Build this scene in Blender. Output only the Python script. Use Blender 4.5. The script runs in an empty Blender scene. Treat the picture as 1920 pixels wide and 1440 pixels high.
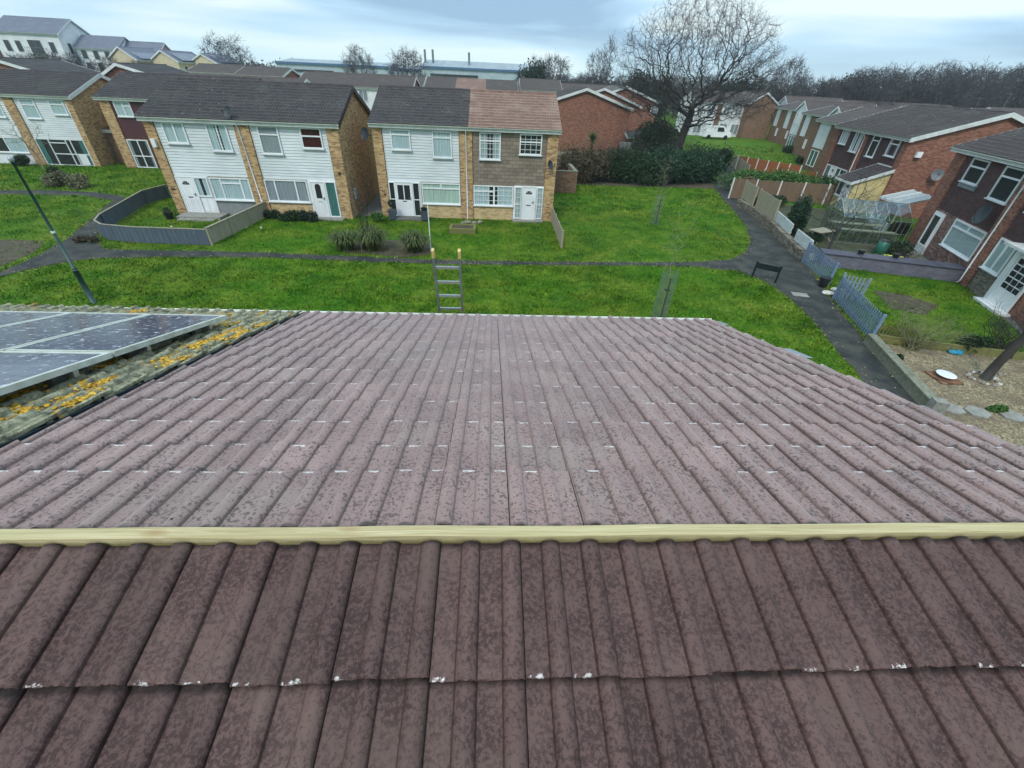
import bpy, math, random
import numpy as np
from mathutils import Vector, Matrix
random.seed(7); RNG = np.random.default_rng(7)
scene = bpy.context.scene
COL = scene.collection
rad = math.radians

# ---------------------------------------------------------------- camera
EYE = 7.4
TH, PS, RO, FPX = rad(35.66), rad(3.57), rad(2.69), 800.0
_r0 = Vector((math.cos(PS), -math.sin(PS), 0))
_f0 = Vector((math.sin(PS)*math.cos(TH), math.cos(PS)*math.cos(TH), -math.sin(TH)))
_u0 = _r0.cross(_f0)
RX = math.cos(RO)*_r0 + math.sin(RO)*_u0
UX = -math.sin(RO)*_r0 + math.cos(RO)*_u0
cam_data = bpy.data.cameras.new('camera'); cam = bpy.data.objects.new('camera', cam_data); COL.objects.link(cam)
cam_data.sensor_width = 36.0; cam_data.lens = 36.0*FPX/1920.0
cam_data.clip_start = 0.05; cam_data.clip_end = 3000
m = Matrix((RX, UX, -_f0)).transposed().to_4x4(); m.translation = Vector((0, 0, EYE))
cam.matrix_world = m
scene.camera = cam
scene.render.resolution_x = 1024; scene.render.resolution_y = 768

def ray(x, y): return _f0 + RX*((x-960)/FPX) - UX*((y-720)/FPX)
def G(x, y, z=0.0):
    """point of the height z seen at that place of the photograph (used to survey the ground)"""
    d = ray(x, y); t = (z-EYE)/d.z; return Vector((0, 0, EYE)) + d*t
def AY(x, y, Y):
    d = ray(x, y); return Vector((0, 0, EYE)) + d*(Y/d.y)

# ---------------------------------------------------------------- world, sun, exposure
SUN_EL, SUN_AZ = rad(48), rad(205)      # azimuth clockwise from +Y
world = bpy.data.worlds.new('World'); scene.world = world; world.use_nodes = True
wn = world.node_tree.nodes; wl = world.node_tree.links; wn.clear()
wo = wn.new('ShaderNodeOutputWorld'); bg = wn.new('ShaderNodeBackground'); bg2 = wn.new('ShaderNodeBackground')
sky = wn.new('ShaderNodeTexSky'); sky.sky_type = 'NISHITA'; sky.sun_disc = False
sky.sun_elevation = SUN_EL; sky.sun_rotation = SUN_AZ
wl.new(sky.outputs[0], bg.inputs[0]); bg.inputs[1].default_value = 0.09
tc = wn.new('ShaderNodeTexCoord'); mp = wn.new('ShaderNodeMapping'); mp.inputs['Scale'].default_value = (1.0, 1.0, 7.5)
mp.inputs['Location'].default_value = (0.1, 0.45, 0.6)
wl.new(tc.outputs['Generated'], mp.inputs[0])
nz = wn.new('ShaderNodeTexNoise'); nz.inputs['Scale'].default_value = 1.9; nz.inputs['Detail'].default_value = 4; nz.inputs['Roughness'].default_value = 0.45
nz.inputs['Distortion'].default_value = 0.35
wl.new(mp.outputs[0], nz.inputs['Vector'])
cr = wn.new('ShaderNodeValToRGB'); e = cr.color_ramp.elements
e[0].position = 0.36; e[0].color = (0.31, 0.49, 0.69, 1); e[1].position = 0.57; e[1].color = (0.82, 0.96, 1.0, 1)
k = cr.color_ramp.elements.new(0.46); k.color = (0.50, 0.74, 0.95, 1)
wl.new(nz.outputs[0], cr.inputs[0])
# paler towards the horizon, as a cloud deck is
sx = wn.new('ShaderNodeSeparateXYZ'); wl.new(tc.outputs['Generated'], sx.inputs[0])
mr = wn.new('ShaderNodeMapRange'); mr.inputs[1].default_value = 0.0; mr.inputs[2].default_value = 0.075; mr.inputs[3].default_value = 0.7; mr.inputs[4].default_value = 0.0
wl.new(sx.outputs[2], mr.inputs[0])
mx = wn.new('ShaderNodeMix'); mx.data_type = 'RGBA'; wl.new(mr.outputs[0], mx.inputs[0]); wl.new(cr.outputs[0], mx.inputs[6])
mx.inputs[7].default_value = (0.68, 0.93, 1.0, 1)
zr_ = wn.new('ShaderNodeMapRange'); zr_.inputs[1].default_value = 0.35; zr_.inputs[2].default_value = 1.0; zr_.inputs[3].default_value = 1.0; zr_.inputs[4].default_value = 1.9; wl.new(sx.outputs[2], zr_.inputs[0])
vm = wn.new('ShaderNodeVectorMath'); vm.operation = 'SCALE'; wl.new(mx.outputs[2], vm.inputs[0]); wl.new(zr_.outputs[0], vm.inputs['Scale'])
wl.new(vm.outputs[0], bg2.inputs[0]); bg2.inputs[1].default_value = 0.80
ms = wn.new('ShaderNodeMixShader'); ms.inputs[0].default_value = 0.9
wl.new(bg.outputs[0], ms.inputs[1]); wl.new(bg2.outputs[0], ms.inputs[2]); wl.new(ms.outputs[0], wo.inputs[0])
sd = bpy.data.lights.new('sun', 'SUN'); sd.energy = 1.5; sd.angle = rad(12); sd.color = (1.0, 0.92, 0.82)
sun = bpy.data.objects.new('sun', sd); COL.objects.link(sun)
_sv = Vector((math.sin(SUN_AZ)*math.cos(SUN_EL), math.cos(SUN_AZ)*math.cos(SUN_EL), math.sin(SUN_EL)))
sun.rotation_euler = _sv.to_track_quat('Z', 'Y').to_euler(); sun.location = (0, 0, 60)
scene.view_settings.view_transform = 'Standard'; scene.view_settings.look = 'None'
scene.view_settings.gamma = 1; scene.view_settings.exposure = 0.5; scene.view_settings.use_curve_mapping = False

# ---------------------------------------------------------------- materials
MATS = {}
class NT:
    def __init__(s, name):
        s.m = bpy.data.materials.new(name); s.m.use_nodes = True; s.n = s.m.node_tree.nodes; s.l = s.m.node_tree.links
        s.n.clear(); s.out = s.n.new('ShaderNodeOutputMaterial'); s.b = s.n.new('ShaderNodeBsdfPrincipled')
        s.l.new(s.b.outputs[0], s.out.inputs[0]); MATS[name] = s.m
        s.co = s.n.new('ShaderNodeTexCoord').outputs['Object']
    def noise(s, scale, detail=3, rough=0.55, vec=None, dist=0.0):
        n = s.n.new('ShaderNodeTexNoise'); n.inputs['Scale'].default_value = scale; n.inputs['Detail'].default_value = detail
        n.inputs['Roughness'].default_value = rough; n.inputs['Distortion'].default_value = dist
        s.l.new(vec or s.co, n.inputs['Vector']); return n.outputs[0]
    def voro(s, scale, vec=None):
        n = s.n.new('ShaderNodeTexVoronoi'); n.inputs['Scale'].default_value = scale; s.l.new(vec or s.co, n.inputs['Vector']); return n
    def ramp(s, fac, stops):
        r = s.n.new('ShaderNodeValToRGB'); el = r.color_ramp.elements
        while len(el) < len(stops): el.new(0.5)
        for q, (p, c) in zip(el, stops):
            q.position = p; q.color = (c, c, c, 1) if isinstance(c, (int, float)) else (*c, 1)
        s.l.new(fac, r.inputs[0]); return r.outputs[0]
    def mix(s, fac, a, b, mode='MIX'):
        x = s.n.new('ShaderNodeMix'); x.data_type = 'RGBA'; x.blend_type = mode
        for i, v in ((0, fac), (6, a), (7, b)):
            if isinstance(v, (int, float)): x.inputs[i].default_value = v if i == 0 else (v, v, v, 1)
            elif isinstance(v, tuple): x.inputs[i].default_value = (*v, 1)
            else: s.l.new(v, x.inputs[i])
        return x.outputs[2]
    def math(s, op, a, b=0.0):
        x = s.n.new('ShaderNodeMath'); x.operation = op
        for i, v in ((0, a), (1, b)):
            if isinstance(v, (int, float)): x.inputs[i].default_value = v
            else: s.l.new(v, x.inputs[i])
        return x.outputs[0]
    def attr(s, name):
        a = s.n.new('ShaderNodeAttribute'); a.attribute_name = name; return a.outputs['Fac']
    def xyz(s, v=None):
        x = s.n.new('ShaderNodeSeparateXYZ'); s.l.new(v or s.co, x.inputs[0]); return x.outputs
    def comb(s, x, y, z=0.0):
        c = s.n.new('ShaderNodeCombineXYZ')
        for i, v in enumerate((x, y, z)):
            if isinstance(v, (int, float)): c.inputs[i].default_value = v
            else: s.l.new(v, c.inputs[i])
        return c.outputs[0]
    def scaled(s, sc):
        p = s.n.new('ShaderNodeMapping'); p.inputs['Scale'].default_value = sc; s.l.new(s.co, p.inputs[0]); return p.outputs[0]
    def bump(s, h, strength=0.4, dist=0.02):
        b = s.n.new('ShaderNodeBump'); b.inputs['Strength'].default_value = strength; b.inputs['Distance'].default_value = dist
        s.l.new(h, b.inputs['Height']); s.l.new(b.outputs[0], s.b.inputs['Normal'])
    def done(s, col, rough=0.8, spec=0.5, metal=0.0):
        if isinstance(col, tuple): s.b.inputs['Base Color'].default_value = (*col, 1)
        else: s.l.new(col, s.b.inputs['Base Color'])
        if isinstance(rough, (int, float)): s.b.inputs['Roughness'].default_value = rough
        else: s.l.new(rough, s.b.inputs['Roughness'])
        s.b.inputs['Specular IOR Level'].default_value = spec; s.b.inputs['Metallic'].default_value = metal
        return s.m

def simple(name, c1, c2=None, scale=6.0, rough=0.7, spec=0.4, metal=0.0, bump=0.0, bscale=None, bdist=0.01, stretch=None, lo=0.35, hi=0.65):
    t = NT(name); c2 = c2 or tuple(0.8*v for v in c1)
    v = t.scaled(stretch) if stretch else None
    n = t.noise(scale, 5, 0.6, v)
    col = t.mix(t.ramp(n, [(lo, 0), (hi, 1)]), c2, c1)
    n2 = t.noise(0.45, 2); col = t.mix(0.35, col, t.ramp(n2, [(0.3, 0.45), (0.7, 1.0)]), 'MULTIPLY') if scale < 30 else col
    if bump: t.bump(t.noise(bscale or scale*3, 4, 0.6, v), bump, bdist)
    return t.done(col, rough, spec, metal)

def brick(name, cols, mortar, vary=0.5):
    t = NT(name); o = t.xyz(); v = t.comb(t.math('ADD', o[0], o[1]), o[2])
    b = t.n.new('ShaderNodeTexBrick'); t.l.new(v, b.inputs['Vector'])
    b.inputs['Scale'].default_value = 1.0; b.inputs['Mortar Size'].default_value = 0.009; b.inputs['Brick Width'].default_value = 0.225
    b.inputs['Row Height'].default_value = 0.075; b.inputs['Mortar Smooth'].default_value = 0.3; b.inputs['Bias'].default_value = 0.0
    b.inputs['Color1'].default_value = (0, 0, 0, 1); b.inputs['Color2'].default_value = (1, 1, 1, 1); b.inputs['Mortar'].default_value = (.5, .5, .5, 1)
    base = t.ramp(b.outputs['Color'], [(0.0, cols[0]), (0.3, cols[1]), (0.65, cols[2]), (1.0, cols[3])])
    n = t.noise(2.2, 4, 0.6); base = t.mix(vary, base, t.ramp(n, [(0.3, 0.55), (0.65, 1.15)]), 'MULTIPLY')
    nn = t.noise(30, 3); base = t.mix(0.35, base, t.ramp(nn, [(0.3, 0.6), (0.7, 1.1)]), 'MULTIPLY')
    col = t.mix(b.outputs['Fac'], base, mortar)
    t.bump(t.math('SUBTRACT', t.math('MULTIPLY', nn, 0.4), b.outputs['Fac']), 0.5, 0.008)
    return t.done(col, 0.9, 0.25)

brick('buff_brick', [(.20, .10, .045), (.40, .23, .09), (.52, .33, .14), (.58, .42, .22)], (.36, .30, .22))
brick('pale_buff_brick', [(.38, .24, .10), (.54, .38, .17), (.60, .43, .20), (.64, .49, .27)], (.46, .40, .29), 0.3)
brick('red_brick', [(.15, .048, .03), (.22, .07, .042), (.29, .10, .06), (.34, .15, .095)], (.24, .19, .16))
brick('brown_brick', [(.12, .06, .035), (.18, .09, .05), (.24, .13, .075), (.28, .16, .10)], (.22, .18, .14))
brick('mottled_brick', [(.09, .045, .04), (.16, .07, .06), (.24, .12, .10), (.33, .22, .19)], (.2, .17, .15), 0.7)
brick('stone_block', [(.10, .09, .07), (.16, .14, .11), (.22, .20, .16), (.28, .25, .2)], (.08, .08, .06), 0.7)
brick('lavender_brick', [(.13, .13, .17), (.15, .15, .195), (.165, .165, .21), (.18, .18, .225)], (.09, .095, .125), 0.4)

def tile_mat(name, c_dark, c_mid, c_lite, grey, specks, cover, rough, specc, sheen, wt):
    """mauve concrete tile: c_dark blotches, c_mid body, grey lichen veil, small dark specks"""
    t = NT(name)
    a = t.noise(72, 4, 0.72, None, 0.25); b_ = t.noise(3.2, 4, 0.6); c = t.noise(62, 3, 0.65); g = t.noise(1.6, 4, 0.6)
    rl = t.attr('roll')
    m_ = t.math('ADD', t.math('ADD', a, t.math('MULTIPLY', rl, 0.045)), t.math('MULTIPLY', t.math('SUBTRACT', b_, 0.5), 0.22))
    base = t.mix(t.ramp(m_, [(cover, 0), (cover+.09, 1)]), c_dark, c_mid)
    base = t.mix(t.math('MULTIPLY', t.ramp(b_, [(0.45, 0), (0.68, 1)]), 0.6), base, c_lite)
    base = t.mix(t.math('MULTIPLY', t.ramp(g, [(0.50, 0), (0.66, 0.55)]), t.ramp(a, [(.4, .3), (.6, 1)])), base, grey)
    sp = t.ramp(t.math('ADD', c, t.math('MULTIPLY', t.math('SUBTRACT', t.noise(7, 3), 0.5), 0.28)), [(0.405, 1), (0.44, 0)])
    base = t.mix(t.math('MULTIPLY', sp, specks), base, tuple(0.38*v for v in c_mid))
    sc = t.noise(9, 3, .6, t.scaled((1, .16, .16))); base = t.mix(t.ramp(sc, [(0.70, 0), (0.73, .35)]), base, c_lite)
    cz = t.ramp(rl, [(0.0, 0), (0.10, 1), (0.28, .8), (0.55, 0)]); base = t.mix(t.math('MULTIPLY', cz, t.ramp(b_, [(.35, .4), (.65, .8)])), base, tuple(.45*v for v in c_dark))  # rib shadow painted into the creases beside the rolls
    lp_ = t.attr('lap'); base = t.mix(t.math('MULTIPLY', lp_, t.ramp(t.noise(25, 3), [(.3, .6), (.6, .95)])), base, tuple(.25*v for v in c_dark))  # dark band below each lap paints the shadow of the tile above
    w = t.attr('wear'); nw = t.noise(48, 4, 0.7)
    f = t.ramp(t.math('ADD', t.math('MULTIPLY', w, 0.62), t.math('MULTIPLY', nw, 0.55)), [(wt, 0), (wt+.05, 1)])
    base = t.mix(f, base, t.mix(t.noise(140, 2), (.30, .27, .25), (.78, .74, .72)))
    tn = t.attr('tone'); base = t.mix(1.0, base, t.ramp(tn, [(0, 0.80), (1, 1.12)]), 'MULTIPLY')
    t.bump(t.math('ADD', t.math('MULTIPLY', a, 0.6), c), 0.45, 0.004)
    t.b.inputs['Sheen Weight'].default_value = sheen; t.b.inputs['Sheen Roughness'].default_value = 0.45; t.b.inputs['Sheen Tint'].default_value = (.9, .82, .84, 1)
    return t.done(base, rough, specc)
tile_mat('mauve_roof_tile', (.115, .074, .066), (.255, .163, .146), (.31, .212, .190), (.235, .197, .162), 1.0, .375, .5, .5, .35, .79)  # far slope: paler base also carries its brighter light
tile_mat('shaded_blotched_roof_tile', (.048, .026, .024), (.102, .058, .052), (.138, .084, .074), (.092, .066, .052), .55, .45, .6, .22, .05, .88)  # near slope: blotches are its own, the darker base paints its shade

def lichen_mat():
    t = NT('lichen_roof_tile')
    a = t.noise(9, 6, 0.7, None, 0.8); b_ = t.noise(38, 5, 0.7)
    base = t.ramp(a, [(0.3, (.08, .08, .055)), (0.46, (.22, .22, .15)), (0.6, (.40, .39, .26)), (0.75, (.27, .24, .16))])
    base = t.mix(0.6, base, t.ramp(b_, [(0.35, 0.45), (0.65, 1.4)]), 'MULTIPLY')
    y = t.noise(3.1, 5, 0.65, None, 0.7); base = t.mix(t.ramp(y, [(0.585, 0), (0.63, 1)]), base, t.mix(t.ramp(b_, [(.35, 0), (.65, 1)]), (.35, .17, .01), (.62, .36, .03)))
    w = t.noise(5.3, 5, 0.7, t.scaled((1.3, 1, 1)), 0.5); base = t.mix(t.ramp(w, [(0.62, 0), (0.67, 0.8)]), base, (.48, .48, .42))
    t.bump(t.math('ADD', a, b_), 0.9, 0.02)
    return t.done(base, 0.95, 0.2)
lichen_mat()

def far_tile(name, c1, c2, lite):
    """concrete roof tile of a whole roof, rolls as relief"""
    t = NT(name); o = t.xyz()
    a = t.noise(4, 5, 0.65); col = t.mix(t.ramp(a, [(0.35, 0), (0.65, 1)]), c1, c2)
    g = t.noise(0.8, 4, 0.6); col = t.mix(t.ramp(g, [(0.5, 0), (0.72, 0.6)]), col, lite)
    sp = t.voro(2.4); col = t.mix(t.ramp(sp.outputs['Distance'], [(0.05, 0.8), (0.09, 0)]), col, (.42, .42, .40))
    t.bump(t.noise(30, 3), 0.4, 0.01)
    ed = t.attr('wear'); col = t.mix(t.math('MULTIPLY', ed, 0.75), col, tuple(min(1, 1.7*v) for v in lite)); col = t.mix(t.math('MULTIPLY', t.ramp(ed, [(0, 1), (.02, 0)]), 0.0), col, c1)
    return t.done(col, 0.75, 0.35)
far_tile('charcoal_roof_tile', (.026, .023, .026), (.052, .045, .048), (.085, .085, .075))
far_tile('brown_roof_tile', (.050, .038, .036), (.080, .064, .060), (.10, .095, .08))
far_tile('pinkish_roof_tile', (.13, .072, .055), (.20, .12, .092), (.33, .25, .20))
far_tile('slate_roof', (.10, .11, .15), (.15, .165, .21), (.19, .21, .25))

def hung_tile(name, c1, c2, row, wid, strength=0.8):
    t = NT(name); o = t.xyz(); v = t.comb(t.math('ADD', o[0], o[1]), o[2])
    b = t.n.new('ShaderNodeTexBrick'); t.l.new(v, b.inputs['Vector'])
    b.inputs['Scale'].default_value = 1.0; b.inputs['Mortar Size'].default_value = 0.006; b.inputs['Brick Width'].default_value = wid
    b.inputs['Row Height'].default_value = row
    b.inputs['Color1'].default_value = (0, 0, 0, 1); b.inputs['Color2'].default_value = (1, 1, 1, 1)
    col = t.mix(b.outputs['Color'], c1, c2); n = t.noise(3, 5, 0.65); col = t.mix(0.5, col, t.ramp(n, [(0.3, 0.6), (0.7, 1.15)]), 'MULTIPLY')
    col = t.mix(b.outputs['Fac'], col, tuple(0.35*x for x in c1))
    t.bump(t.math('SUBTRACT', 1.0, b.outputs['Fac']), strength, 0.01)
    return t.done(col, 0.8, 0.3)
hung_tile('brown_hung_tile', (.075, .040, .040), (.11, .062, .060), 0.11, 0.17)
hung_tile('grey_brown_shingle', (.19, .155, .12), (.27, .225, .18), 0.2, 0.42)
simple('maroon_board', (.085, .03, .035), (.065, .022, .026), 4, 0.6)

simple('white_board', (.70, .76, .78), (.58, .64, .65), 3.0, 0.45, stretch=(0.4, 1, 3), lo=0.3, hi=0.6)
simple('white_plastic', (.82, .85, .86), (.74, .78, .80), 2, 0.3, spec=0.5)
simple('gutter_plastic', (.80, .82, .78), (.66, .68, .62), 3, 0.4)
simple('white_trim', (.72, .76, .76), (.58, .62, .60), 3, 0.5)
simple('black_trim', (.02, .022, .025), None, 4, 0.4)
simple('blue_black_plastic', (.022, .045, .06), (.012, .022, .03), 9, 0.35)
simple('dark_interior', (.018, .022, .024), (.01, .012, .014), 2, 0.8)
for nm, c in (('pale_curtain', (.42, .54, .57)), ('grey_curtain', (.27, .31, .34)), ('green_curtain', (.06, .17, .165)), ('red_curtain', (.055, .008, .016)), ('white_curtain', (.68, .74, .74)), ('mint_blind', (.42, .55, .48)), ('net_curtain', (.36, .45, .46))):
    t = NT(nm); o = t.xyz(); w = t.n.new('ShaderNodeTexNoise'); w.inputs['Scale'].default_value = 1; w.inputs['Detail'].default_value = 4
    t.l.new(t.scaled((22, 22, 0.8)), w.inputs['Vector']); t.bump(w.outputs[0], 0.6, 0.03)
    t.done(t.mix(t.ramp(w.outputs[0], [(0.35, 0), (0.65, 1)]), tuple(0.72*v for v in c), c), 0.85, 0.1)

def glassmat(name, tint=(.9, .95, .95), refl=1.0):
    t = NT(name); t.n.remove(t.b)
    tr = t.n.new('ShaderNodeBsdfTransparent'); tr.inputs[0].default_value = (*tint, 1)
    gl = t.n.new('ShaderNodeBsdfGlossy'); gl.inputs['Roughness'].default_value = 0.03
    fr = t.n.new('ShaderNodeFresnel'); fr.inputs[0].default_value = 1.5
    bf = t.n.new('ShaderNodeNewGeometry').outputs['Backfacing']; f = t.math('MULTIPLY', t.math('MULTIPLY', fr.outputs[0], refl), t.math('SUBTRACT', 1.0, bf)); mm = t.n.new('ShaderNodeMixShader')
    t.l.new(f, mm.inputs[0]); t.l.new(tr.outputs[0], mm.inputs[1]); t.l.new(gl.outputs[0], mm.inputs[2]); t.l.new(mm.outputs[0], t.out.inputs[0])
glassmat('window_glass', (.97, .99, .985), 1.3)
glassmat('greenhouse_glass', (.80, .88, .86), 2.4)

def solar_mat():
    t = NT('solar_cell'); o = t.xyz()
    def lines(c, per, w):
        f = t.math('FRACT', t.math('DIVIDE', c, per)); return t.math('LESS_THAN', f, w)
    ln = t.math('MAXIMUM', lines(o[0], 0.13, 0.03), lines(o[1], 0.126, 0.03)); thin = lines(o[0], 0.0433, 0.05)
    col = t.mix(t.noise(3, 3), (.022, .030, .060), (.055, .066, .11))
    col = t.mix(t.math('MULTIPLY', thin, 0.25), col, (.35, .38, .42)); col = t.mix(t.math('MULTIPLY', ln, 0.5), col, (.30, .33, .40))
    sp = t.noise(21, 4, 0.6, None, 0.3); col = t.mix(t.ramp(sp, [(0.60, 0), (0.66, 0.6)]), col, (.62, .66, .70))
    col = t.mix(t.ramp(t.noise(2.0, 3), [(0.35, 0), (0.75, 0.3)]), col, (.30, .33, .38))
    return t.done(col, t.ramp(sp, [(0.55, 0.12), (0.66, 0.7)]), 0.5)
solar_mat()
simple('aluminium', (.50, .54, .54), (.40, .44, .43), 20, 0.35, metal=0.85)
simple('panel_frame', (.60, .64, .60), (.42, .46, .38), 9, 0.6)
simple('grey_metal', (.22, .26, .28), (.15, .18, .19), 8, 0.45, metal=0.4)
simple('ladder_metal', (.30, .33, .34), (.22, .24, .25), 15, 0.4, metal=0.6)
simple('yellow_plastic', (.66, .52, .20), (.5, .40, .14), 15, 0.4)
simple('bright_yellow', (.75, .85, .12), None, 15, 0.5)

def wood(name, c1, c2, sc=(2, 30, 30), bump=0.3, knots=False):
    t = NT(name); n = t.noise(1.0, 6, 0.65, t.scaled(sc), 1.0)
    col = t.mix(t.ramp(n, [(0.3, 0), (0.7, 1)]), c1, c2)
    if knots:
        v = t.voro(2.2, t.scaled((1, 3, 3))); col = t.mix(t.ramp(v.outputs['Distance'], [(0.05, 1), (0.16, 0)]), col, (.30, .18, .07))
        col = t.mix(t.ramp(t.noise(1.4, 4), [(0.5, 0), (0.75, 0.45)]), col, (.40, .38, .17)); gz = t.math('ADD', t.math('MULTIPLY', t.math('SUBTRACT', 5.984, t.xyz()[2]), 24.0), t.noise(11, 5, .7)); col = t.mix(t.ramp(gz, [(.55, 0), (1.15, .8)]), col, (.17, .145, .055))  # darkening towards the batten's foot: grime, also painted shade of its front
    t.bump(n, bump, 0.004); return t.done(col, 0.75, 0.3)
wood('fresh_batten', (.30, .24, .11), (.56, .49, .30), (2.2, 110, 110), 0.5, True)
wood('weathered_fence', (.22, .20, .14), (.34, .32, .24), (8, 8, 1.0))
wood('blue_grey_fence', (.055, .08, .11), (.10, .13, .16), (8, 8, 1.0))
wood('orange_fence', (.20, .07, .03), (.30, .11, .045), (1, 1, 12))
wood('brown_fence', (.13, .085, .055), (.20, .14, .09), (8, 8, 1.0))
wood('mossy_sleeper', (.10, .11, .035), (.20, .19, .07), (1, 10, 10))
wood('bark', (.022, .021, .019), (.055, .050, .044), (3, 3, 1.0), 0.8)
wood('grey_bark', (.035, .033, .036), (.075, .068, .072), (3, 3, 1.0), 0.8)
wood('green_twig', (.12, .13, .06), (.20, .20, .11), (3, 3, 1.0), 0.3)
wood('pale_twig', (.19, .17, .12), (.30, .27, .20), (3, 3, 1.0), 0.3)
simple('blue_paint', (.17, .25, .36), (.12, .18, .27), 12, 0.6)
simple('gate_paint', (.24, .32, .40), (.17, .22, .28), 12, 0.6)
simple('white_paint', (.62, .70, .72), (.42, .48, .46), 6, 0.6)
simple('dark_sign', (.012, .022, .025), (.008, .014, .016), 8, 0.4)
simple('lamp_green', (.035, .085, .085), (.025, .06, .06), 5, 0.45)
simple('dish_grey', (.16, .18, .20), (.11, .13, .14), 5, 0.5)
simple('dish_dark', (.035, .05, .06), (.02, .028, .034), 5, 0.45)
simple('concrete', (.30, .30, .27), (.20, .20, .17), 7, 0.9, bump=0.4)
simple('mossy_concrete', (.22, .22, .17), (.13, .14, .09), 7, 0.9, bump=0.5)
simple('lead_sheet', (.36, .42, .46), (.28, .33, .36), 5, 0.35, metal=0.3)
simple('render_yellow', (.66, .56, .28), (.58, .48, .23), 3, 0.9)
simple('render_grey', (.25, .27, .28), (.19, .21, .22), 4, 0.9)
simple('render_white', (.80, .83, .84), (.70, .74, .76), 2, 0.9)
simple('render_pink', (.50, .27, .29), (.42, .22, .24), 2, 0.9)
simple('render_cream', (.62, .56, .38), (.52, .46, .30), 2, 0.9)
simple('dark_brick_flat', (.10, .07, .06), (.07, .05, .045), 3, 0.9)
simple('factory_wall', (.42, .52, .56), (.36, .45, .50), 0.4, 0.6)
simple('factory_roof', (.24, .30, .33), (.32, .38, .41), 0.5, 0.6, stretch=(1, 0.1, 1))
simple('blue_trim', (.06, .14, .28), None, 2, 0.5)
simple('polycarbonate', (.40, .46, .48), (.30, .35, .36), 6, 0.25, spec=0.7)
simple('green_plastic', (.03, .16, .11), None, 9, 0.4)
simple('blue_plastic', (.03, .28, .42), (.02, .2, .3), 9, 0.45)
simple('black_plastic', (.015, .017, .018), None, 9, 0.4)
simple('planter_grey', (.075, .095, .12), (.05, .065, .085), 9, 0.5)
simple('stone', (.32, .29, .25), (.18, .16, .13), 9, 0.9, bump=0.5)
simple('white_stone', (.62, .60, .54), (.4, .38, .34), 12, 0.9)
simple('sky_blue_plastic', (.16, .30, .50), None, 9, 0.4)
simple('guard_mesh', (.15, .20, .17), (.11, .15, .13), 30, 0.5)
simple('mossy_soil', (.065, .075, .035), (.035, .035, .022), 2.2, 1.0, bump=.8, bscale=18, bdist=.03)
simple('board_lap_shade', (.26, .29, .30), (.20, .23, .24), 5, .8)  # grey of the shadow line painted under board lips
simple('soil', (.10, .085, .055), (.055, .045, .03), 3, 1.0, bump=0.8, bscale=20, bdist=0.03)
simple('patio', (.15, .15, .14), (.10, .105, .09), 2.5, 0.9, bump=0.4)

def foliage(name, c1, c2, c3, sc=1.3):
    t = NT(name); r = t.attr('rnd')
    col = t.mix(t.ramp(t.noise(sc, 3), [(0.35, 0), (0.65, 1)]), c1, c2); col = t.mix(t.ramp(r, [(0.55, 0), (1.0, 0.9)]), col, c3)
    col = t.mix(1.0, col, t.ramp(r, [(0.0, 0.55), (0.5, 1.05)]), 'MULTIPLY')
    return t.done(col, 0.6, 0.3)
foliage('dark_leaf', (.007, .024, .007), (.017, .050, .013), (.045, .09, .03))
foliage('ivy_leaf', (.007, .028, .013), (.018, .060, .024), (.055, .12, .065))
foliage('bramble_leaf', (.045, .035, .018), (.075, .065, .028), (.14, .11, .06))
foliage('bright_leaf', (.03, .09, .012), (.05, .14, .02), (.10, .20, .05))
foliage('strappy_leaf', (.03, .07, .015), (.075, .11, .03), (.17, .16, .06))
foliage('cream_leaf', (.09, .11, .05), (.17, .17, .09), (.27, .25, .15))
foliage('straw_leaf', (.13, .11, .06), (.20, .17, .10), (.28, .24, .15))
foliage('conifer_leaf', (.008, .022, .012), (.018, .04, .022), (.03, .06, .035))
foliage('moss_clump', (.13, .13, .06), (.25, .24, .15), (.40, .38, .28), 9)
foliage('lichen_yellow', (.38, .20, .015), (.55, .32, .02), (.66, .44, .07), 9)

def grass_mat(name, ground):
    t = NT(name); gco = t.n.new('ShaderNodeNewGeometry').outputs['Position']
    a = t.noise(0.6, 6, 0.7, gco); b_ = t.noise(2.9, 5, 0.75, gco); c = t.noise(0.16, 3, 0.5, gco)
    col = t.ramp(a, [(0.32, (.020, .075, .004)), (0.46, (.060, .134, .007)), (0.6, (.115, .180, .014)), (0.74, (.18, .205, .045))])
    col = t.mix(0.65, col, t.ramp(b_, [(0.32, 0.45), (0.66, 1.55)]), 'MULTIPLY')
    col = t.mix(t.ramp(c, [(0.45, 0), (0.7, 0.5)]), col, (.04, .17, .003))
    if ground:
        d = t.noise(9, 5, 0.7, gco); col = t.mix(0.8, col, t.ramp(d, [(0.3, 0.45), (0.7, 1.1)]), 'MULTIPLY'); t.bump(d, 1.0, 0.05)
    else:
        r = t.attr('rnd'); col = t.mix(1.0, col, t.ramp(r, [(0, 0.35), (0.55, 1.1), (1, 2.1)]), 'MULTIPLY')
        col = t.mix(t.ramp(r, [(0.93, 0), (0.99, 0.6)]), col, (.30, .27, .10))
    return t.done(col, 0.85, 0.1)
grass_mat('grass_ground', True); grass_mat('grass_blade', False)
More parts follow.
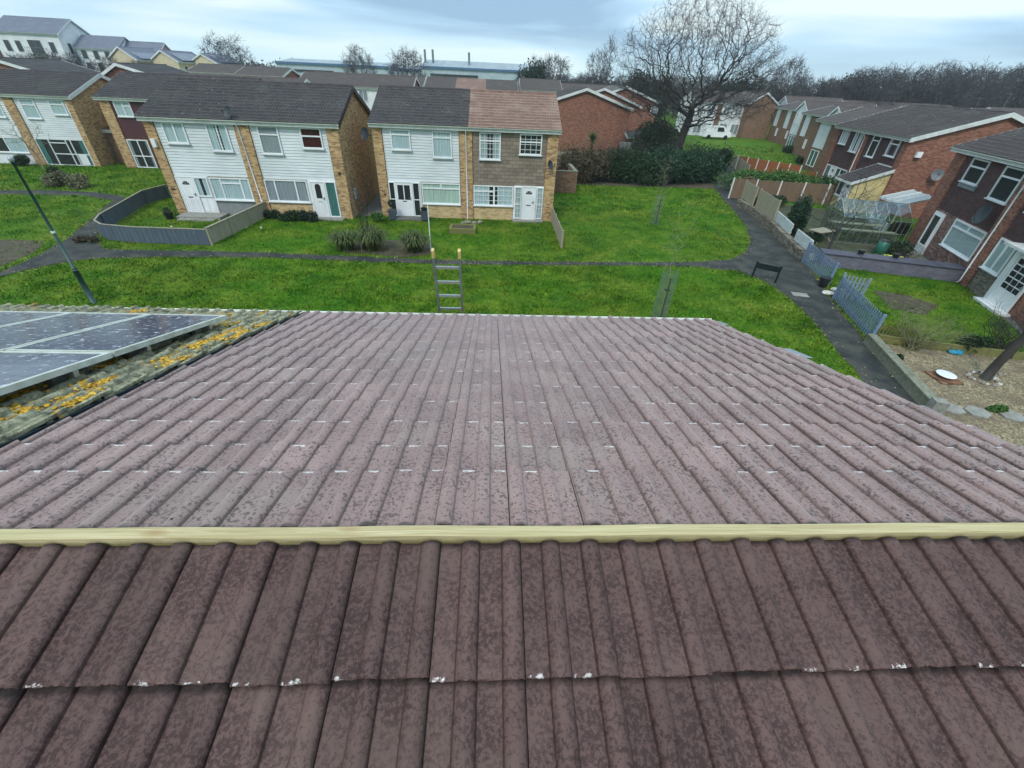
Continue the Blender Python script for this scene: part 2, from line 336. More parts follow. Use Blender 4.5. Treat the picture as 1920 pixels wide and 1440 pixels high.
def asphalt():
    t = NT('asphalt'); n = t.noise(60, 4, 0.7); b_ = t.noise(1.2, 5, 0.6)
    col = t.mix(t.ramp(n, [(0.3, 0), (0.7, 1)]), (.013, .017, .017), (.029, .034, .033))
    col = t.mix(t.ramp(b_, [(0.42, 0), (0.62, 0.8)]), col, (.062, .062, .052)); col = t.mix(t.ramp(t.noise(.5, 6, .7), [(.55, 0), (.6, .5)]), col, (.016, .019, .018))
    sp = t.voro(5); col = t.mix(t.ramp(sp.outputs['Distance'], [(0.04, 0.7), (0.07, 0)]), col, (.25, .22, .15))
    t.bump(n, 0.5, 0.006); t.done(col, 0.85, 0.3)
asphalt()
def gravel():
    t = NT('gravel'); v = t.voro(22); n = t.noise(1.3, 5, 0.65)
    col = t.ramp(v.outputs['Color'], [(0.1, (.10, .078, .045)), (0.5, (.22, .18, .105)), (0.9, (.38, .33, .22))])
    col = t.mix(t.ramp(n, [(0.42, 0), (0.62, 0.75)]), col, (.13, .10, .07)); t.bump(v.outputs['Distance'], 0.8, 0.02); t.done(col, 0.95, 0.2)
gravel()
# ---------------------------------------------------------------- mesh helpers
class MB:
    def __init__(s): s.v = []; s.f = []; s.m = []; s.a = {}
    def quad(s, *p, mi=0):
        i = len(s.v); s.v.extend([tuple(q) for q in p]); s.f.append(tuple(range(i, i+len(p)))); s.m.append(mi); return s
    def hexa(s, p, mi=0):
        i = len(s.v); s.v.extend([tuple(q) for q in p])
        for f in ((0, 3, 2, 1), (4, 5, 6, 7), (0, 1, 5, 4), (1, 2, 6, 5), (2, 3, 7, 6), (3, 0, 4, 7)):
            s.f.append(tuple(i+k for k in f)); s.m.append(mi)
        return s
    def box(s, x0, x1, y0, y1, z0, z1, mi=0):
        return s.hexa([(x0, y0, z0), (x1, y0, z0), (x1, y1, z0), (x0, y1, z0), (x0, y0, z1), (x1, y0, z1), (x1, y1, z1), (x0, y1, z1)], mi)
    def beam(s, a, b, w, h, up=(0, 0, 1), mi=0):
        a = Vector(a); b = Vector(b); d = (b-a).normalized(); u = Vector(up); x = d.cross(u)
        if x.length < 1e-4: x = d.cross(Vector((0, 1, 0)))
        x.normalize(); z = x.cross(d).normalized(); x *= w/2; z *= h/2
        return s.hexa([a-x-z, a+x-z, b+x-z, b-x-z, a-x+z, a+x+z, b+x+z, b-x+z], mi)
    def tube(s, pts, r, n=6, cap=True, mi=0):
        pts = [Vector(p) for p in pts]; r = r if isinstance(r, (list, tuple)) else [r]*len(pts); base = len(s.v)
        for i, p in enumerate(pts):
            d = (pts[min(i+1, len(pts)-1)]-pts[max(i-1, 0)]).normalized(); u = Vector((0, 0, 1)) if abs(d.z) < 0.95 else Vector((1, 0, 0))
            x = d.cross(u).normalized(); y = x.cross(d)
            for k in range(n):
                t = 2*math.pi*k/n; s.v.append(tuple(p+(x*math.cos(t)+y*math.sin(t))*r[i]))
        for i in range(len(pts)-1):
            for k in range(n):
                a = base+i*n+k; b = base+i*n+(k+1) % n; s.f.append((a, b, b+n, a+n)); s.m.append(mi)
        if cap:
            s.f.append(tuple(base+k for k in range(n))); s.m.append(mi)
            s.f.append(tuple(base+(len(pts)-1)*n+k for k in range(n-1, -1, -1))); s.m.append(mi)
        return s
    def lathe(s, prof, c=(0, 0, 0), n=16, mi=0):
        b = len(s.v)
        for r, z in prof:
            for k in range(n):
                t = 2*math.pi*k/n; s.v.append((c[0]+r*math.cos(t), c[1]+r*math.sin(t), c[2]+z))
        for i in range(len(prof)-1):
            for k in range(n):
                a = b+i*n+k; q = b+i*n+(k+1) % n; s.f.append((a, q, q+n, a+n)); s.m.append(mi)
        s.f.append(tuple(b+k for k in range(n-1, -1, -1))); s.m.append(mi); s.f.append(tuple(b+(len(prof)-1)*n+k for k in range(n))); s.m.append(mi)
        return s
    def blob(s, c, r, seed=0, amp=0.15, n=2, mi=0):
        """an uneven rounded lump"""
        rg = random.Random(seed); b = len(s.v); NU, NV = 7*n//2+3, 4*n//2+2; ph = [rg.uniform(0, 6.28) for _ in range(6)]
        for j in range(NV+1):
            t = math.pi*j/NV
            for i in range(NU):
                p = 2*math.pi*i/NU; q = 1+amp*(math.sin(2*p+ph[0])*math.sin(t*2+ph[1])+math.sin(3*p+ph[2])*math.sin(3*t+ph[3])+rg.uniform(-.4, .4))
                s.v.append((c[0]+r[0]*q*math.sin(t)*math.cos(p), c[1]+r[1]*q*math.sin(t)*math.sin(p), c[2]+r[2]*q*math.cos(t)))
        for j in range(NV):
            for i in range(NU):
                a = b+j*NU+i; d = b+j*NU+(i+1) % NU; s.f.append((a, a+NU, d+NU, d)); s.m.append(mi)
        return s
    def build(s, name, mats, parent=None, smooth=False, attrs=None):
        me = bpy.data.meshes.new(name); me.from_pydata(s.v, [], s.f); 
        for mm in (mats if isinstance(mats, (list, tuple)) else [mats]): me.materials.append(MATS[mm])
        if any(s.m): me.polygons.foreach_set('material_index', s.m)
        if smooth: me.polygons.foreach_set('use_smooth', [True]*len(s.f))
        for k, vals in (attrs or {}).items():
            at = me.attributes.new(k, 'FLOAT', 'POINT'); at.data.foreach_set('value', np.asarray(vals, dtype=np.float32))
        me.update(); o = bpy.data.objects.new(name, me); COL.objects.link(o)
        if parent: o.parent = parent
        return o
def tag(o, label=None, cat=None, group=None, kind=None):
    for k_, v_ in (('label', label), ('category', cat), ('group', group), ('kind', kind)):
        if v_: o[k_] = v_
    return o
def thing(name, label, cat, loc=(0, 0, 0), rz=0.0, group=None):
    o = bpy.data.objects.new(name, None); COL.objects.link(o); o.location = loc; o.rotation_euler = (0, 0, rz); o.empty_display_size = 0.3
    return tag(o, label, cat, group)
def struct(name, mb, mat, **kw): return tag(mb.build(name, mat, **kw), kind='structure')
def copy_tree(o, parent=None):
    c = o.copy(); COL.objects.link(c); c.parent = parent
    for ch in list(o.children): copy_tree(ch, c)
    return c

# ---------------------------------------------------------------- roof tiles
def tile_slope(x0, x1, E, U, N, courses, joint=0.0, tw=0.3, flip=False, res=6, gap=0.003, jit=0.0, t=0.017, rollh=0.025, wear=False, seed=1, joints=True):
    """courses of double-roll tiles. E eaves line (y,z), U up the slope, N its normal (y,z); courses = distances from E"""
    rg = random.Random(seed); V = []; F = []; W = []; T = []; RL = []; LP = []
    n0 = math.floor((x0-joint)/tw); n1 = math.ceil((x1-joint)/tw); rw = 0.037*tw/0.3
    cen = [0.037, 0.037+tw/2] if not flip else [tw-0.037, tw/2-0.037]
    def prof(x):
        h = 0
        for c in cen:
            d = abs(x-c)
            if d < rw: h = max(h, rollh*(math.cos(math.pi/2*d/rw)**0.6))
        return h
    xs = set([gap/2, tw-gap/2])
    for c in cen:
        for k in range(res+1): xs.add(min(max(c-rw+2*rw*k/res, gap/2), tw-gap/2))
    for k in range(3): xs.add(tw*(0.12+k*0.5-0.0) if 0 < tw*(0.12+k*0.5) < tw else tw/2)
    pans = [(0.09, 0.145), (0.245, 0.29)] if not flip else [(0.01, 0.055), (0.155, 0.21)]
    for a, b in pans: xs.update([tw/0.3*a, tw/0.3*(a+b)/2, tw/0.3*b])
    xs = sorted(xs)
    for ci in range(len(courses)-1):
        s0, s1 = courses[ci], courses[ci+1]; L = s1-s0
        ss = [0, 0.004, 0.014, 0.028, 0.06, L*0.5, L-0.022, L-0.003, L+0.05] if wear else [0, 0.02, 0.06, L+0.02]
        for k in range(n0, n1):
            bx = joint+k*tw; dh = rg.gauss(0, jit); ds = rg.gauss(0, jit*3); tone = min(1, max(0, 0.5+rg.gauss(0, 0.22)))
            tw_ = rg.gauss(0, jit*0.6)
            pw = [rg.random() < 0.72 for _ in range(2)]; pr_ = [(rg.uniform(0, .4), rg.uniform(.5, 1)) for _ in range(2)]
            base = len(V); X = [x for x in xs if x0 <= bx+x <= x1]
            if len(X) < 2: continue
            nx = len(X); rows = [('f', 0)]+[('t', q) for q in ss]+([('e', L)] if (wear and ci == len(courses)-2) else [])
            for kind, sv in rows:
                for x in X:
                    h = prof(x); lift = t*(1-min(sv, L)/L); lap = 0
                    if wear:
                        ex = x if not flip else tw-x
                        if ex < 0.075: lap = 0.005
                    hh = h+lift+dh+lap+tw_*(x/tw-.5)
                    if kind == 'f': hh -= t*(0.62 if wear else 0.9)
                    elif kind == 'e': hh = -.03
                    elif sv == 0: hh -= 0.003
                    js = (rg.uniform(-.0022, .0022) if (wear and sv < 0.01) else 0)
                    s_ = min(s0+ds+sv+js, courses[-1])
                    V.append((bx+x, E[0]+U[0]*s_+N[0]*hh, E[1]+U[1]*s_+N[1]*hh))
                    w = 0.0
                    if not wear: w = 1.0 if (kind == 'f' or sv == 0) else (0.5 if sv == 0.02 else 0.0)
                    if wear and sv <= 0.028:
                        for (a, b), on, (f0, f1) in zip(pans, pw, pr_):
                            if on and a-.004 <= x <= b+.004: w = max(w, {0: 1.0, 0.004: 1.0, 0.014: 0.86}.get(sv, 0.6))
                        if w == 0: w = 0.35 if sv < .01 else .1
                    W.append(w); T.append(tone); RL.append(h/rollh); LP.append(1.0 if (kind == 't' and sv > L-.004) else 0.0)
            for r in range(len(rows)-1):
                for c in range(nx-1):
                    a = base+r*nx+c; F.append((a, a+1, a+nx+1, a+nx))
            if wear:   # side faces of each tile, so that the joints read as gaps
                for c in (0, nx-1):
                    for r in range(1, len(rows)-1):
                        a = base+r*nx+c; b = base+(r+1)*nx+c; va, vb = V[a], V[b]; i = len(V)
                        V.append((va[0], va[1]-N[0]*.02, va[2]-N[1]*.02)); V.append((vb[0], vb[1]-N[0]*.02, vb[2]-N[1]*.02))
                        W.extend([0, 0]); T.extend([tone, tone]); RL.extend([0, 0]); LP.extend([0, 0]); F.append((a, b, i+1, i))
    mb = MB(); mb.v = V; mb.f = F; mb.m = [0]*len(F)
    return mb, {'wear': W, 'tone': T, 'roll': RL, 'lap': LP}

def reg_courses(L, g=0.33): 
    n = max(1, round(L/g)); return [L*i/n for i in range(n+1)]

def roof_pair(par, x0, x1, ye, ze, yr, zr, yb, mat, det=0, ridge_mat=None, name='roof', seed=1, verge=None, th=0.09):
    """gabled roof, ridge along local x: front eaves (ye,ze), ridge (yr,zr), back eaves yb"""
    mb = MB(); at_ = []
    for (ya, yb_) in ((ye, yr), (yb, yr)):
        d = Vector((yr-ya, zr-ze)); L = d.length; U = d/L; N = Vector((-U.y, U.x)) if ya < yr else Vector((U.y, -U.x))
        if det:
            m2, aa = tile_slope(x0, x1, (ya, ze), U, N, reg_courses(L), res=4 if det > 1 else 2, seed=seed, rollh=0.03, t=0.03, jit=0.003); at_ += [0]*(len(mb.v)-len(at_))+list(aa['wear'])
            o = len(mb.v); mb.v.extend(m2.v); mb.f.extend([tuple(i+o for i in f) for f in m2.f]); mb.m.extend([0]*len(m2.f))
        else:
            cs = reg_courses(L, 0.42)
            for i in range(len(cs)-1):
                a, b = cs[i], cs[i+1]+0.03; lo = 0.03; p = lambda s_, h: (ya+U.x*s_+N.x*h, ze+U.y*s_+N.y*h)
                pa, pb, pc = p(a, lo), p(b, 0.0), p(a, 0.0)
                pm = p(a+.05, lo*.85); mb.quad((x0, *pa), (x1, *pa), (x1, *pm), (x0, *pm)); mb.quad((x0, *pm), (x1, *pm), (x1, *pb), (x0, *pb)); mb.quad((x0, *pc), (x1, *pc), (x1, *pa), (x0, *pa)); at_ += [.7, .7, 0, 0, 0, 0, 0, 0, .7, .7, .7, .7]
        # deck under the tiles
        q = lambda s_, h: (ya+U.x*s_+N.x*h, ze+U.y*s_+N.y*h)
        at_ += [0]*(len(mb.v)-len(at_)); p0, p1, p2, p3 = q(0, -0.004), q(L, -0.004), q(L, -th), q(0, -th)
        mb.hexa([(x0+.01, *p3), (x1-.01, *p3), (x1-.01, *p2), (x0+.01, *p2), (x0+.01, *p0), (x1-.01, *p0), (x1-.01, *p1), (x0+.01, *p1)])
    at_ += [0]*(len(mb.v)-len(at_)); r = mb.build(name, mat, par, attrs={'wear': at_})
    rb = MB(); n = max(2, int((x1-x0)/0.45)); rr = random.Random(seed)
    for i in range(n):
        a = x0+(x1-x0)*i/n; b = x0+(x1-x0)*(i+1)/n-0.012; z = zr-0.05+rr.uniform(-.006, .006)
        if det: rb.tube([(a, yr, z), (b, yr, z)], 0.13, 8)
        else: rb.hexa([(a, yr-.14, z), (b, yr-.14, z), (b, yr+.14, z), (a, yr+.14, z), (a, yr-.05, z+.12), (b, yr-.05, z+.12), (b, yr+.05, z+.12), (a, yr+.05, z+.12)])
    rb.build('ridge_tiles', ridge_mat or mat, r)
    return r

# ---------------------------------------------------------------- windows, doors
def curtain_mesh(mb, u0, u1, z0, z1, y, amp=0.012, seed=0):
    n = max(4, int((u1-u0)/0.045)); rg = random.Random(seed); b = len(mb.v)
    for i in range(n+1):
        yy = y+amp*math.sin(i*1.9+seed)+rg.uniform(-.003, .003); u = u0+(u1-u0)*i/n; mb.v.extend([(u, yy, z0), (u, yy, z1)])
    for i in range(n): mb.f.append((b+2*i, b+2*i+2, b+2*i+3, b+2*i+1)); mb.m.append(0)

def window(par, u0, z0, u1, z1, bars=(), y=0.0, curtain='pale_curtain', cover=1.0, grid=None, fw=0.065, sill=True, simple_=False, label=None, frame='white_plastic', ctop=1.0, sillmat='white_trim'):
    """window in the plane y (facing -y). bars: ('v',fu,fz0,fz1) / ('h',fz,fu0,fu1) in fractions of the opening"""
    f = MB(); W = u1-u0; Hh = z1-z0; yo, yi = y-0.07, y-0.008
    f.box(u0, u0+fw, yo, yi, z0, z1); f.box(u1-fw, u1, yo, yi, z0, z1)
    f.box(u0+fw, u1-fw, yo, yi, z0, z0+fw); f.box(u0+fw, u1-fw, yo, yi, z1-fw, z1)
    k = 0
    for b in bars:
        k += 1; e_ = 0.003*(k % 3+1)
        if b[0] == 'v': x = u0+W*b[1]; f.box(x-fw*.55, x+fw*.55, yo+e_, yi-.001*k, z0+fw*.9+b[2]*(Hh-2*fw), z0+fw+b[3]*(Hh-2*fw)+.002)
        else: z = z0+Hh*b[1]; f.box(u0+fw*.9+b[2]*(W-2*fw), u0+fw+b[3]*(W-2*fw)+.002, yo+e_, yi-.001*k, z-fw*.55, z+fw*.55)
    if grid:
        nx, ny = grid
        for i in range(1, nx): x = u0+W*i/nx; f.box(x-.011, x+.011, yo+.018, yo+.03, z0+fw*.5, z1-fw*.5)
        for j in range(1, ny): z = z0+Hh*j/ny; f.box(u0+fw*.5, u1-fw*.5, yo+.0165, yo+.0315, z-.011, z+.011)
    wo_ = f.build('window', frame, par)
    if label: wo_['label'] = label
    if simple_:
        MB().quad((u0+.01, y-.03, z0+.01), (u1-.01, y-.03, z0+.01), (u1-.01, y-.03, z1-.01), (u0+.01, y-.03, z1-.01)).build('glass_pane', 'window_glass', wo_)
        MB().quad((u0+.01, y-.012, z0+.01), (u1-.01, y-.012, z0+.01), (u1-.01, y-.012, z1-.01), (u0+.01, y-.012, z1-.01)).build('curtain' if curtain else 'interior', curtain or 'dark_interior', wo_)
        return wo_
    MB().quad((u0+.012, y-.046, z0+.012), (u1-.012, y-.046, z0+.012), (u1-.012, y-.046, z1-.012), (u0+.012, y-.046, z1-.012)).build('glass_pane', 'window_glass', wo_)
    MB().quad((u0+.01, y-.004, z0+.01), (u1-.01, y-.004, z0+.01), (u1-.01, y-.004, z1-.01), (u0+.01, y-.004, z1-.01)).build('interior', 'dark_interior', wo_)
    if curtain and cover > 0:
        c = MB(); ct = z0+fw*.6+(Hh-fw)*ctop
        if cover >= 1: curtain_mesh(c, u0+.03, u1-.03, z0+.03, ct, y-.022, 0.009, int(u0*7))
        else:
            h = cover*W/2; curtain_mesh(c, u0+.03, u0+h, z0+.03, ct, y-.022, 0.009, 1); curtain_mesh(c, u1-h, u1-.03, z0+.03, ct, y-.022, 0.009, 2)
        c.build('curtain', curtain, wo_)
    if sill: MB().box(u0-.05, u1+.05, y-.13, y-.003, z0-.05, z0-.002).build('sill', sillmat, wo_)
    return wo_

def arch(mb, cx, cz, r, y, n=10, a0=0, a1=math.pi):
    i = len(mb.v); mb.v.append((cx, y, cz))
    for k in range(n+1): t = a0+(a1-a0)*k/n; mb.v.append((cx+r*math.cos(t), y, cz+r*math.sin(t)))
    for k in range(n): mb.f.append((i, i+1+k, i+2+k)); mb.m.append(0)

def door(par, u0, z0, u1, z1, y=0.0, kind='panel', mat='white_plastic'):
    d = MB(); d.box(u0, u1, y-.05, y-.01, z0, z1); W = u1-u0; H = z1-z0; cx = (u0+u1)/2
    fr = .05
    for (a, b, c, e_) in ((u0-fr, u0-.002, z0, z1+fr), (u1+.002, u1+fr, z0, z1+fr), (u0, u1, z1+.002, z1+fr)): d.box(a, b, y-.075, y-.008, c, e_)
    def panel(a, b, c, e_):
        for (p, q, r, s_) in ((a, b, c, c+.025), (a, b, e_-.025, e_), (a, a+.025, c+.025, e_-.025), (b-.025, b, c+.025, e_-.025)): d.box(p, q, y-.062, y-.0505, r, s_)
        d.box(a+.06, b-.06, y-.058, y-.0505, c+.06, e_-.06)
    if kind in ('panel', 'arch'):
        for (a, b) in ((u0+.1, cx-.04), (cx+.04, u1-.1)): panel(a, b, z0+.15, z0+H*.42); panel(a, b, z0+H*.48, z0+H*.76)
    if kind == 'half': panel(u0+.13, u1-.13, z0+.12, z0+H*.46)
    if kind == 'twin':
        panel(u0+.12, u1-.12, z0+.12, z0+H*.42)
    o = d.build('door', mat, par)
    g_ = MB()
    if kind in ('panel', 'arch'):
        for k in range(4): arch(g_, cx, z1-.40, .2, y-.053, 4, math.pi*k/4+.06, math.pi*(k+1)/4-.06)
    elif kind == 'half': g_.quad((u0+.2, y-.053, z0+H*.55), (u1-.2, y-.053, z0+H*.55), (u1-.2, y-.053, z0+H*.88), (u0+.2, y-.053, z0+H*.88)); arch(g_, cx, z0+H*.88, (W-.4)/2, y-.0535)
    elif kind == 'twin':
        for a, b in ((u0+.1, cx-.03), (cx+.03, u1-.1)): g_.quad((a, y-.053, z0+H*.5), (b, y-.053, z0+H*.5), (b, y-.053, z0+H*.93), (a, y-.053, z0+H*.93))
    elif kind == 'grid':
        for i in range(3):
            for j in range(5):
                a = u0+.1+(W-.2)/3*i+.02; b = a+(W-.2)/3-.04; c = z0+.75+j*.26; g_.quad((a, y-.053, c), (b, y-.053, c), (b, y-.053, c+.21), (a, y-.053, c+.21))
    if g_.v: g_.build('door_glass', 'dark_interior', o)
    h = MB(); h.box(u1-.12, u1-.08, y-.10, y-.051, z0+1.0, z0+1.14); h.box(u1-.2, u1-.08, y-.105, y-.09, z0+1.06, z0+1.085); h.build('handle', 'aluminium', o)
    MB().box(cx-.13, cx+.13, y-.06, y-.051, z0+H*.455-.025, z0+H*.455+.025).build('letter_box', 'black_trim' if kind != 'half' else 'aluminium', o)
    return o

def boards(par, u0, u1, z0, z1, mat='white_board', bh=0.15, y=-0.012, name='cladding'):
    mb = MB(); n = max(1, round((z1-z0)/bh)); h = (z1-z0)/n
    for i in range(n):
        a, b = z0+i*h, z0+(i+1)*h; dy = random.uniform(-.002, .002)
        yt = y-.004+dy; ym = y-.024+dy+.020*((h-.02)/h); mb.quad((u0, y-.024+dy, a), (u1, y-.024+dy, a), (u1, ym, b-.02), (u0, ym, b-.02)); mb.quad((u0, ym, b-.02), (u1, ym, b-.02), (u1, yt, b), (u0, yt, b), mi=1); mb.quad((u0, y, a), (u1, y, a), (u1, y-.024+dy, a), (u0, y-.024+dy, a))  # top strip of each board is coloured as the shadow of the lip above
    mb.box(u0, u0+.04, y-.032, y+.01, z0-.01, z1); mb.box(u1-.04, u1, y-.032, y+.01, z0-.01, z1); mb.box(u0+.04, u1-.04, y-.03, y+.008, z0-.03, z0-.002)
    return mb.build(name, [mat, 'board_lap_shade'], par)

def dish(par, c, r=0.32, face=(0, -1, .3), mat='dish_dark', back=(0, .35, 0)):
    mb = MB(); d = Vector(face).normalized(); u = d.cross(Vector((0, 0, 1))).normalized(); w = u.cross(d); c = Vector(c); b = 0; rings = 4; n = 16
    base = len(mb.v); mb.v.append(tuple(c-d*.07))
    for j in range(1, rings+1):
        for k in range(n):
            t = 2*math.pi*k/n; q = r*j/rings; mb.v.append(tuple(c+(u*math.cos(t)*1.0+w*math.sin(t)*1.1)*q-d*(.07*(1-(j/rings)**2))))
    for k in range(n): mb.f.append((base, base+1+k, base+1+(k+1) % n)); mb.m.append(0)
    for j in range(rings-1):
        for k in range(n):
            a = base+1+j*n+k; e_ = base+1+j*n+(k+1) % n; mb.f.append((a, a+n, e_+n, e_)); mb.m.append(0)
    o = mb.build('satellite_dish', mat, par, True)
    a = MB(); a.tube([c-d*.05, c+Vector(back)], .018, 6); a.tube([c-w*r*.95, c+d*.30-w*.05], .011, 5); a.box(*(v for k in range(3) for v in ((c+d*.32-w*.03)[k]-.035, (c+d*.32-w*.03)[k]+.035)))
    a.build('mount_arm', 'black_trim', o); return o

# ---------------------------------------------------------------- a gabled house; local x along the facade, facade faces -y
def house(name, label, loc, rz, W, D, ze, zr, wall='buff_brick', roof='charcoal_roof_tile', det=0, cat='house', group=None, ov=0.3, side=0.12, barge='white_trim',
          ridge_y=None, roofs=None, z0=-0.3, fascia='white_trim', gutter='gutter_plastic'):
    t = thing(name, label, cat, loc, rz, group); yr = D/2 if ridge_y is None else ridge_y
    zw = ze-0.03; sl = (zr-ze)/(yr+ov)
    zf = ze+sl*ov-.11; zp = zr-.10; zbk = zf
    m_ = MB(); b = 0
    V = [(0, 0, z0), (W, 0, z0), (W, D, z0), (0, D, z0), (0, 0, zf), (W, 0, zf), (W, D, zbk), (0, D, zbk), (0, yr, zp), (W, yr, zp)]
    m_.v = V; m_.f = [(0, 1, 5, 4), (2, 3, 7, 6), (0, 4, 8, 7, 3), (1, 2, 6, 9, 5)]; m_.m = [0]*4
    m_.build('wall', wall, t)
    yb = D+ov
    for (a, b_, mt) in (roofs or [(-side, W+side, roof)]):
        roof_pair(t, a, b_, -ov, ze, yr, zr, yb, mt, det, seed=int(abs(loc[0])*10))
    f = MB(); f.box(-side+.01, W+side-.01, -ov+.02, -ov+.045, ze-.22, ze-.02); f.box(-side+.012, W+side-.012, -ov+.046, -.001, ze-.218, ze-.20)
    f.build('fascia', fascia, t); f = MB(); f.box(-side+.01, W+side-.01, D+ov-.045, D+ov-.02, ze-.22, ze-.02); f.build('fascia', fascia, t)
    g_ = MB(); n = 6; r = .06; x0, x1 = -side, W+side
    for k in range(n):
        a0, a1 = math.pi+math.pi*k/n, math.pi+math.pi*(k+1)/n
        p = [(x, -ov-.045+r*math.cos(a), ze-.02+r*math.sin(a)) for a in (a0, a1) for x in (x0, x1)]; g_.quad(p[0], p[1], p[3], p[2])
    g_.build('gutter', gutter, t)
    if barge:
        for x, s_ in ((-side, -1), (W+side, 1)):
            bb = MB()
            for ya, yb2 in ((-ov, yr), (D+ov, yr)):
                for (o1, o2, lo, hi) in ((0.0, .025, -.24, -.035),):
                    xa, xb = (x-s_*.0, x+s_*.025); lo_x, hi_x = min(xa, xb), max(xa, xb)
                    bb.hexa([(lo_x, ya, ze+lo), (hi_x, ya, ze+lo), (hi_x, yb2, zr+lo), (lo_x, yb2, zr+lo), (lo_x, ya, ze+.035), (hi_x, ya, ze+.035), (hi_x, yb2, zr+.035), (lo_x, yb2, zr+.035)] if ya < yb2 else
                            [(lo_x, yb2, zr+lo), (hi_x, yb2, zr+lo), (hi_x, ya, ze+lo), (lo_x, ya, ze+lo), (lo_x, yb2, zr+.035), (hi_x, yb2, zr+.035), (hi_x, ya, ze+.035), (lo_x, ya, ze+.035)])
            bb.build('bargeboard', barge, t)
    return t
def downpipe(par, x, y, z0, z1, yo, mat='white_plastic', r=0.034, x2=None):
    x2 = x if x2 is None else x2
    mb = MB(); mb.tube([(x, yo, z1), (x, yo, z1-.12), (x, y, z1-.35), (x2, y, z0+.12), (x2, y-.08, z0)], r, 8)
    for z in (z1-.8, (z0+z1)/2, z0+.8): mb.box(x+(x2-x)*(z1-z)/(z1-z0)-.055, x+(x2-x)*(z1-z)/(z1-z0)+.055, y-.0, y+r+.005, z-.02, z+.02)
    return mb.build('downpipe', mat, par, True)
def pier(par, u0, u1, z0, z1, dpt=.11, mat='buff_brick'): return MB().box(u0, u1, -dpt, .012, z0, z1).build('brick_pier', mat, par)

# ---------------------------------------------------------------- leaves, twigs, trees
def leaf_cloud(cs, n, size, seed=0, upward=0.0):
    """cs: list of (centre, radii); returns MB and rnd attribute"""
    r = np.random.default_rng(seed); vol = np.array([c[1][0]*c[1][1]*c[1][2] for c in cs]); vol = vol**0.8; ch = r.choice(len(cs), n, p=vol/vol.sum())
    c = np.array([q[0] for q in cs], float)[ch]; R_ = np.array([q[1] for q in cs], float)[ch]
    d = r.normal(size=(n, 3)); d /= np.linalg.norm(d, axis=1)[:, None]; rr = r.uniform(0.25, 1, n)**0.45*(1+0.12*r.normal(size=n))
    p = c+d*rr[:, None]*R_; p[:, 2] = np.maximum(p[:, 2], 0.03)
    a = r.normal(size=(n, 3)); a[:, 2] += upward; a /= np.linalg.norm(a, axis=1)[:, None]; b = np.cross(a, r.normal(size=(n, 3))); b /= np.linalg.norm(b, axis=1)[:, None]
    s_ = size*r.uniform(0.5, 1.3, n)[:, None]; v = np.stack([p-a*s_, p+b*s_*.45, p+a*s_, p-b*s_*.45], 1).reshape(-1, 3)
    mb = MB(); mb.v = v; mb.f = np.arange(4*n).reshape(-1, 4); mb.m = []
    return mb, np.repeat(np.clip(r.normal(0.45, .25, n), 0, 1), 4)
def np_build(name, v, f, mat, parent=None, rnd=None, smooth=False):
    me = bpy.data.meshes.new(name); v = np.asarray(v, np.float32); f = np.asarray(f, np.int32); k = f.shape[1]
    me.vertices.add(len(v)); me.vertices.foreach_set('co', v.ravel()); me.loops.add(f.size); me.loops.foreach_set('vertex_index', f.ravel())
    me.polygons.add(len(f)); me.polygons.foreach_set('loop_start', np.arange(len(f), dtype=np.int32)*k); me.polygons.foreach_set('loop_total', np.full(len(f), k, np.int32))
    me.materials.append(MATS[mat])
    if rnd is not None: at = me.attributes.new('rnd', 'FLOAT', 'POINT'); at.data.foreach_set('value', np.asarray(rnd, np.float32))
    if smooth: me.polygons.foreach_set('use_smooth', np.ones(len(f), bool))
    me.update(calc_edges=True); o = bpy.data.objects.new(name, me); COL.objects.link(o)
    if parent: o.parent = parent
    return o
def shrub(name, label, loc, cs, n, size, mat, seed=0, group=None, stem='bark', cat='shrub', upward=0.0, stems=5):
    t = thing(name, label, cat, loc, 0, group); mb, rnd = leaf_cloud(cs, n, size, seed, upward); np_build('foliage', mb.v, mb.f, mat, t, rnd)
    s_ = MB(); rg = random.Random(seed)
    for c, r_ in cs[:8]:
        for k in range(max(1, stems//max(1, len(cs)//2))):
            e_ = (c[0]+rg.uniform(-.6, .6)*r_[0], c[1]+rg.uniform(-.6, .6)*r_[1], c[2]+rg.uniform(-.1, .6)*r_[2]); q = (c[0]*.6, c[1]*.6, 0.0)
            s_.tube([q, ((q[0]+e_[0])/2+rg.uniform(-.1, .1), (q[1]+e_[1])/2, e_[2]*.55), e_], [.03, .02, .008], 4)
    s_.build('stem', stem, t); return t

def grow(att, start, step, kill, infl, iters=90, seed=0, wig=0.16):
    """branches growing towards the attraction points; returns nodes, parents"""
    r = np.random.default_rng(seed); nodes = [np.array(p, float) for p in start]; par = [i-1 for i in range(len(start))]
    A = np.array(att, float); best = np.full(len(A), 1e9); who = np.zeros(len(A), int); alive = np.ones(len(A), bool); done_to = 0
    for it in range(iters):
        N_ = np.array(nodes[done_to:]); 
        if len(N_):
            dd = np.linalg.norm(A[:, None, :]-N_[None], axis=2); j = dd.argmin(1); m_ = dd[np.arange(len(A)), j]; up = m_ < best
            best[up] = m_[up]; who[up] = j[up]+done_to; done_to = len(nodes)
        alive &= best > kill
        idx = np.where(alive & (best < infl))[0]
        if not len(idx): break
        acc = {}
        for i in idx: acc.setdefault(who[i], []).append(i)
        new = 0
        for k_, ii in acc.items():
            d = (A[ii]-nodes[k_]); d /= np.linalg.norm(d, axis=1)[:, None]; d = d.mean(0)+r.normal(size=3)*wig; l = np.linalg.norm(d)
            if l < 1e-3: continue
            nodes.append(nodes[k_]+d/l*step); par.append(k_); new += 1
        if new == 0 or len(nodes) > 9000: break
    return np.array(nodes), par
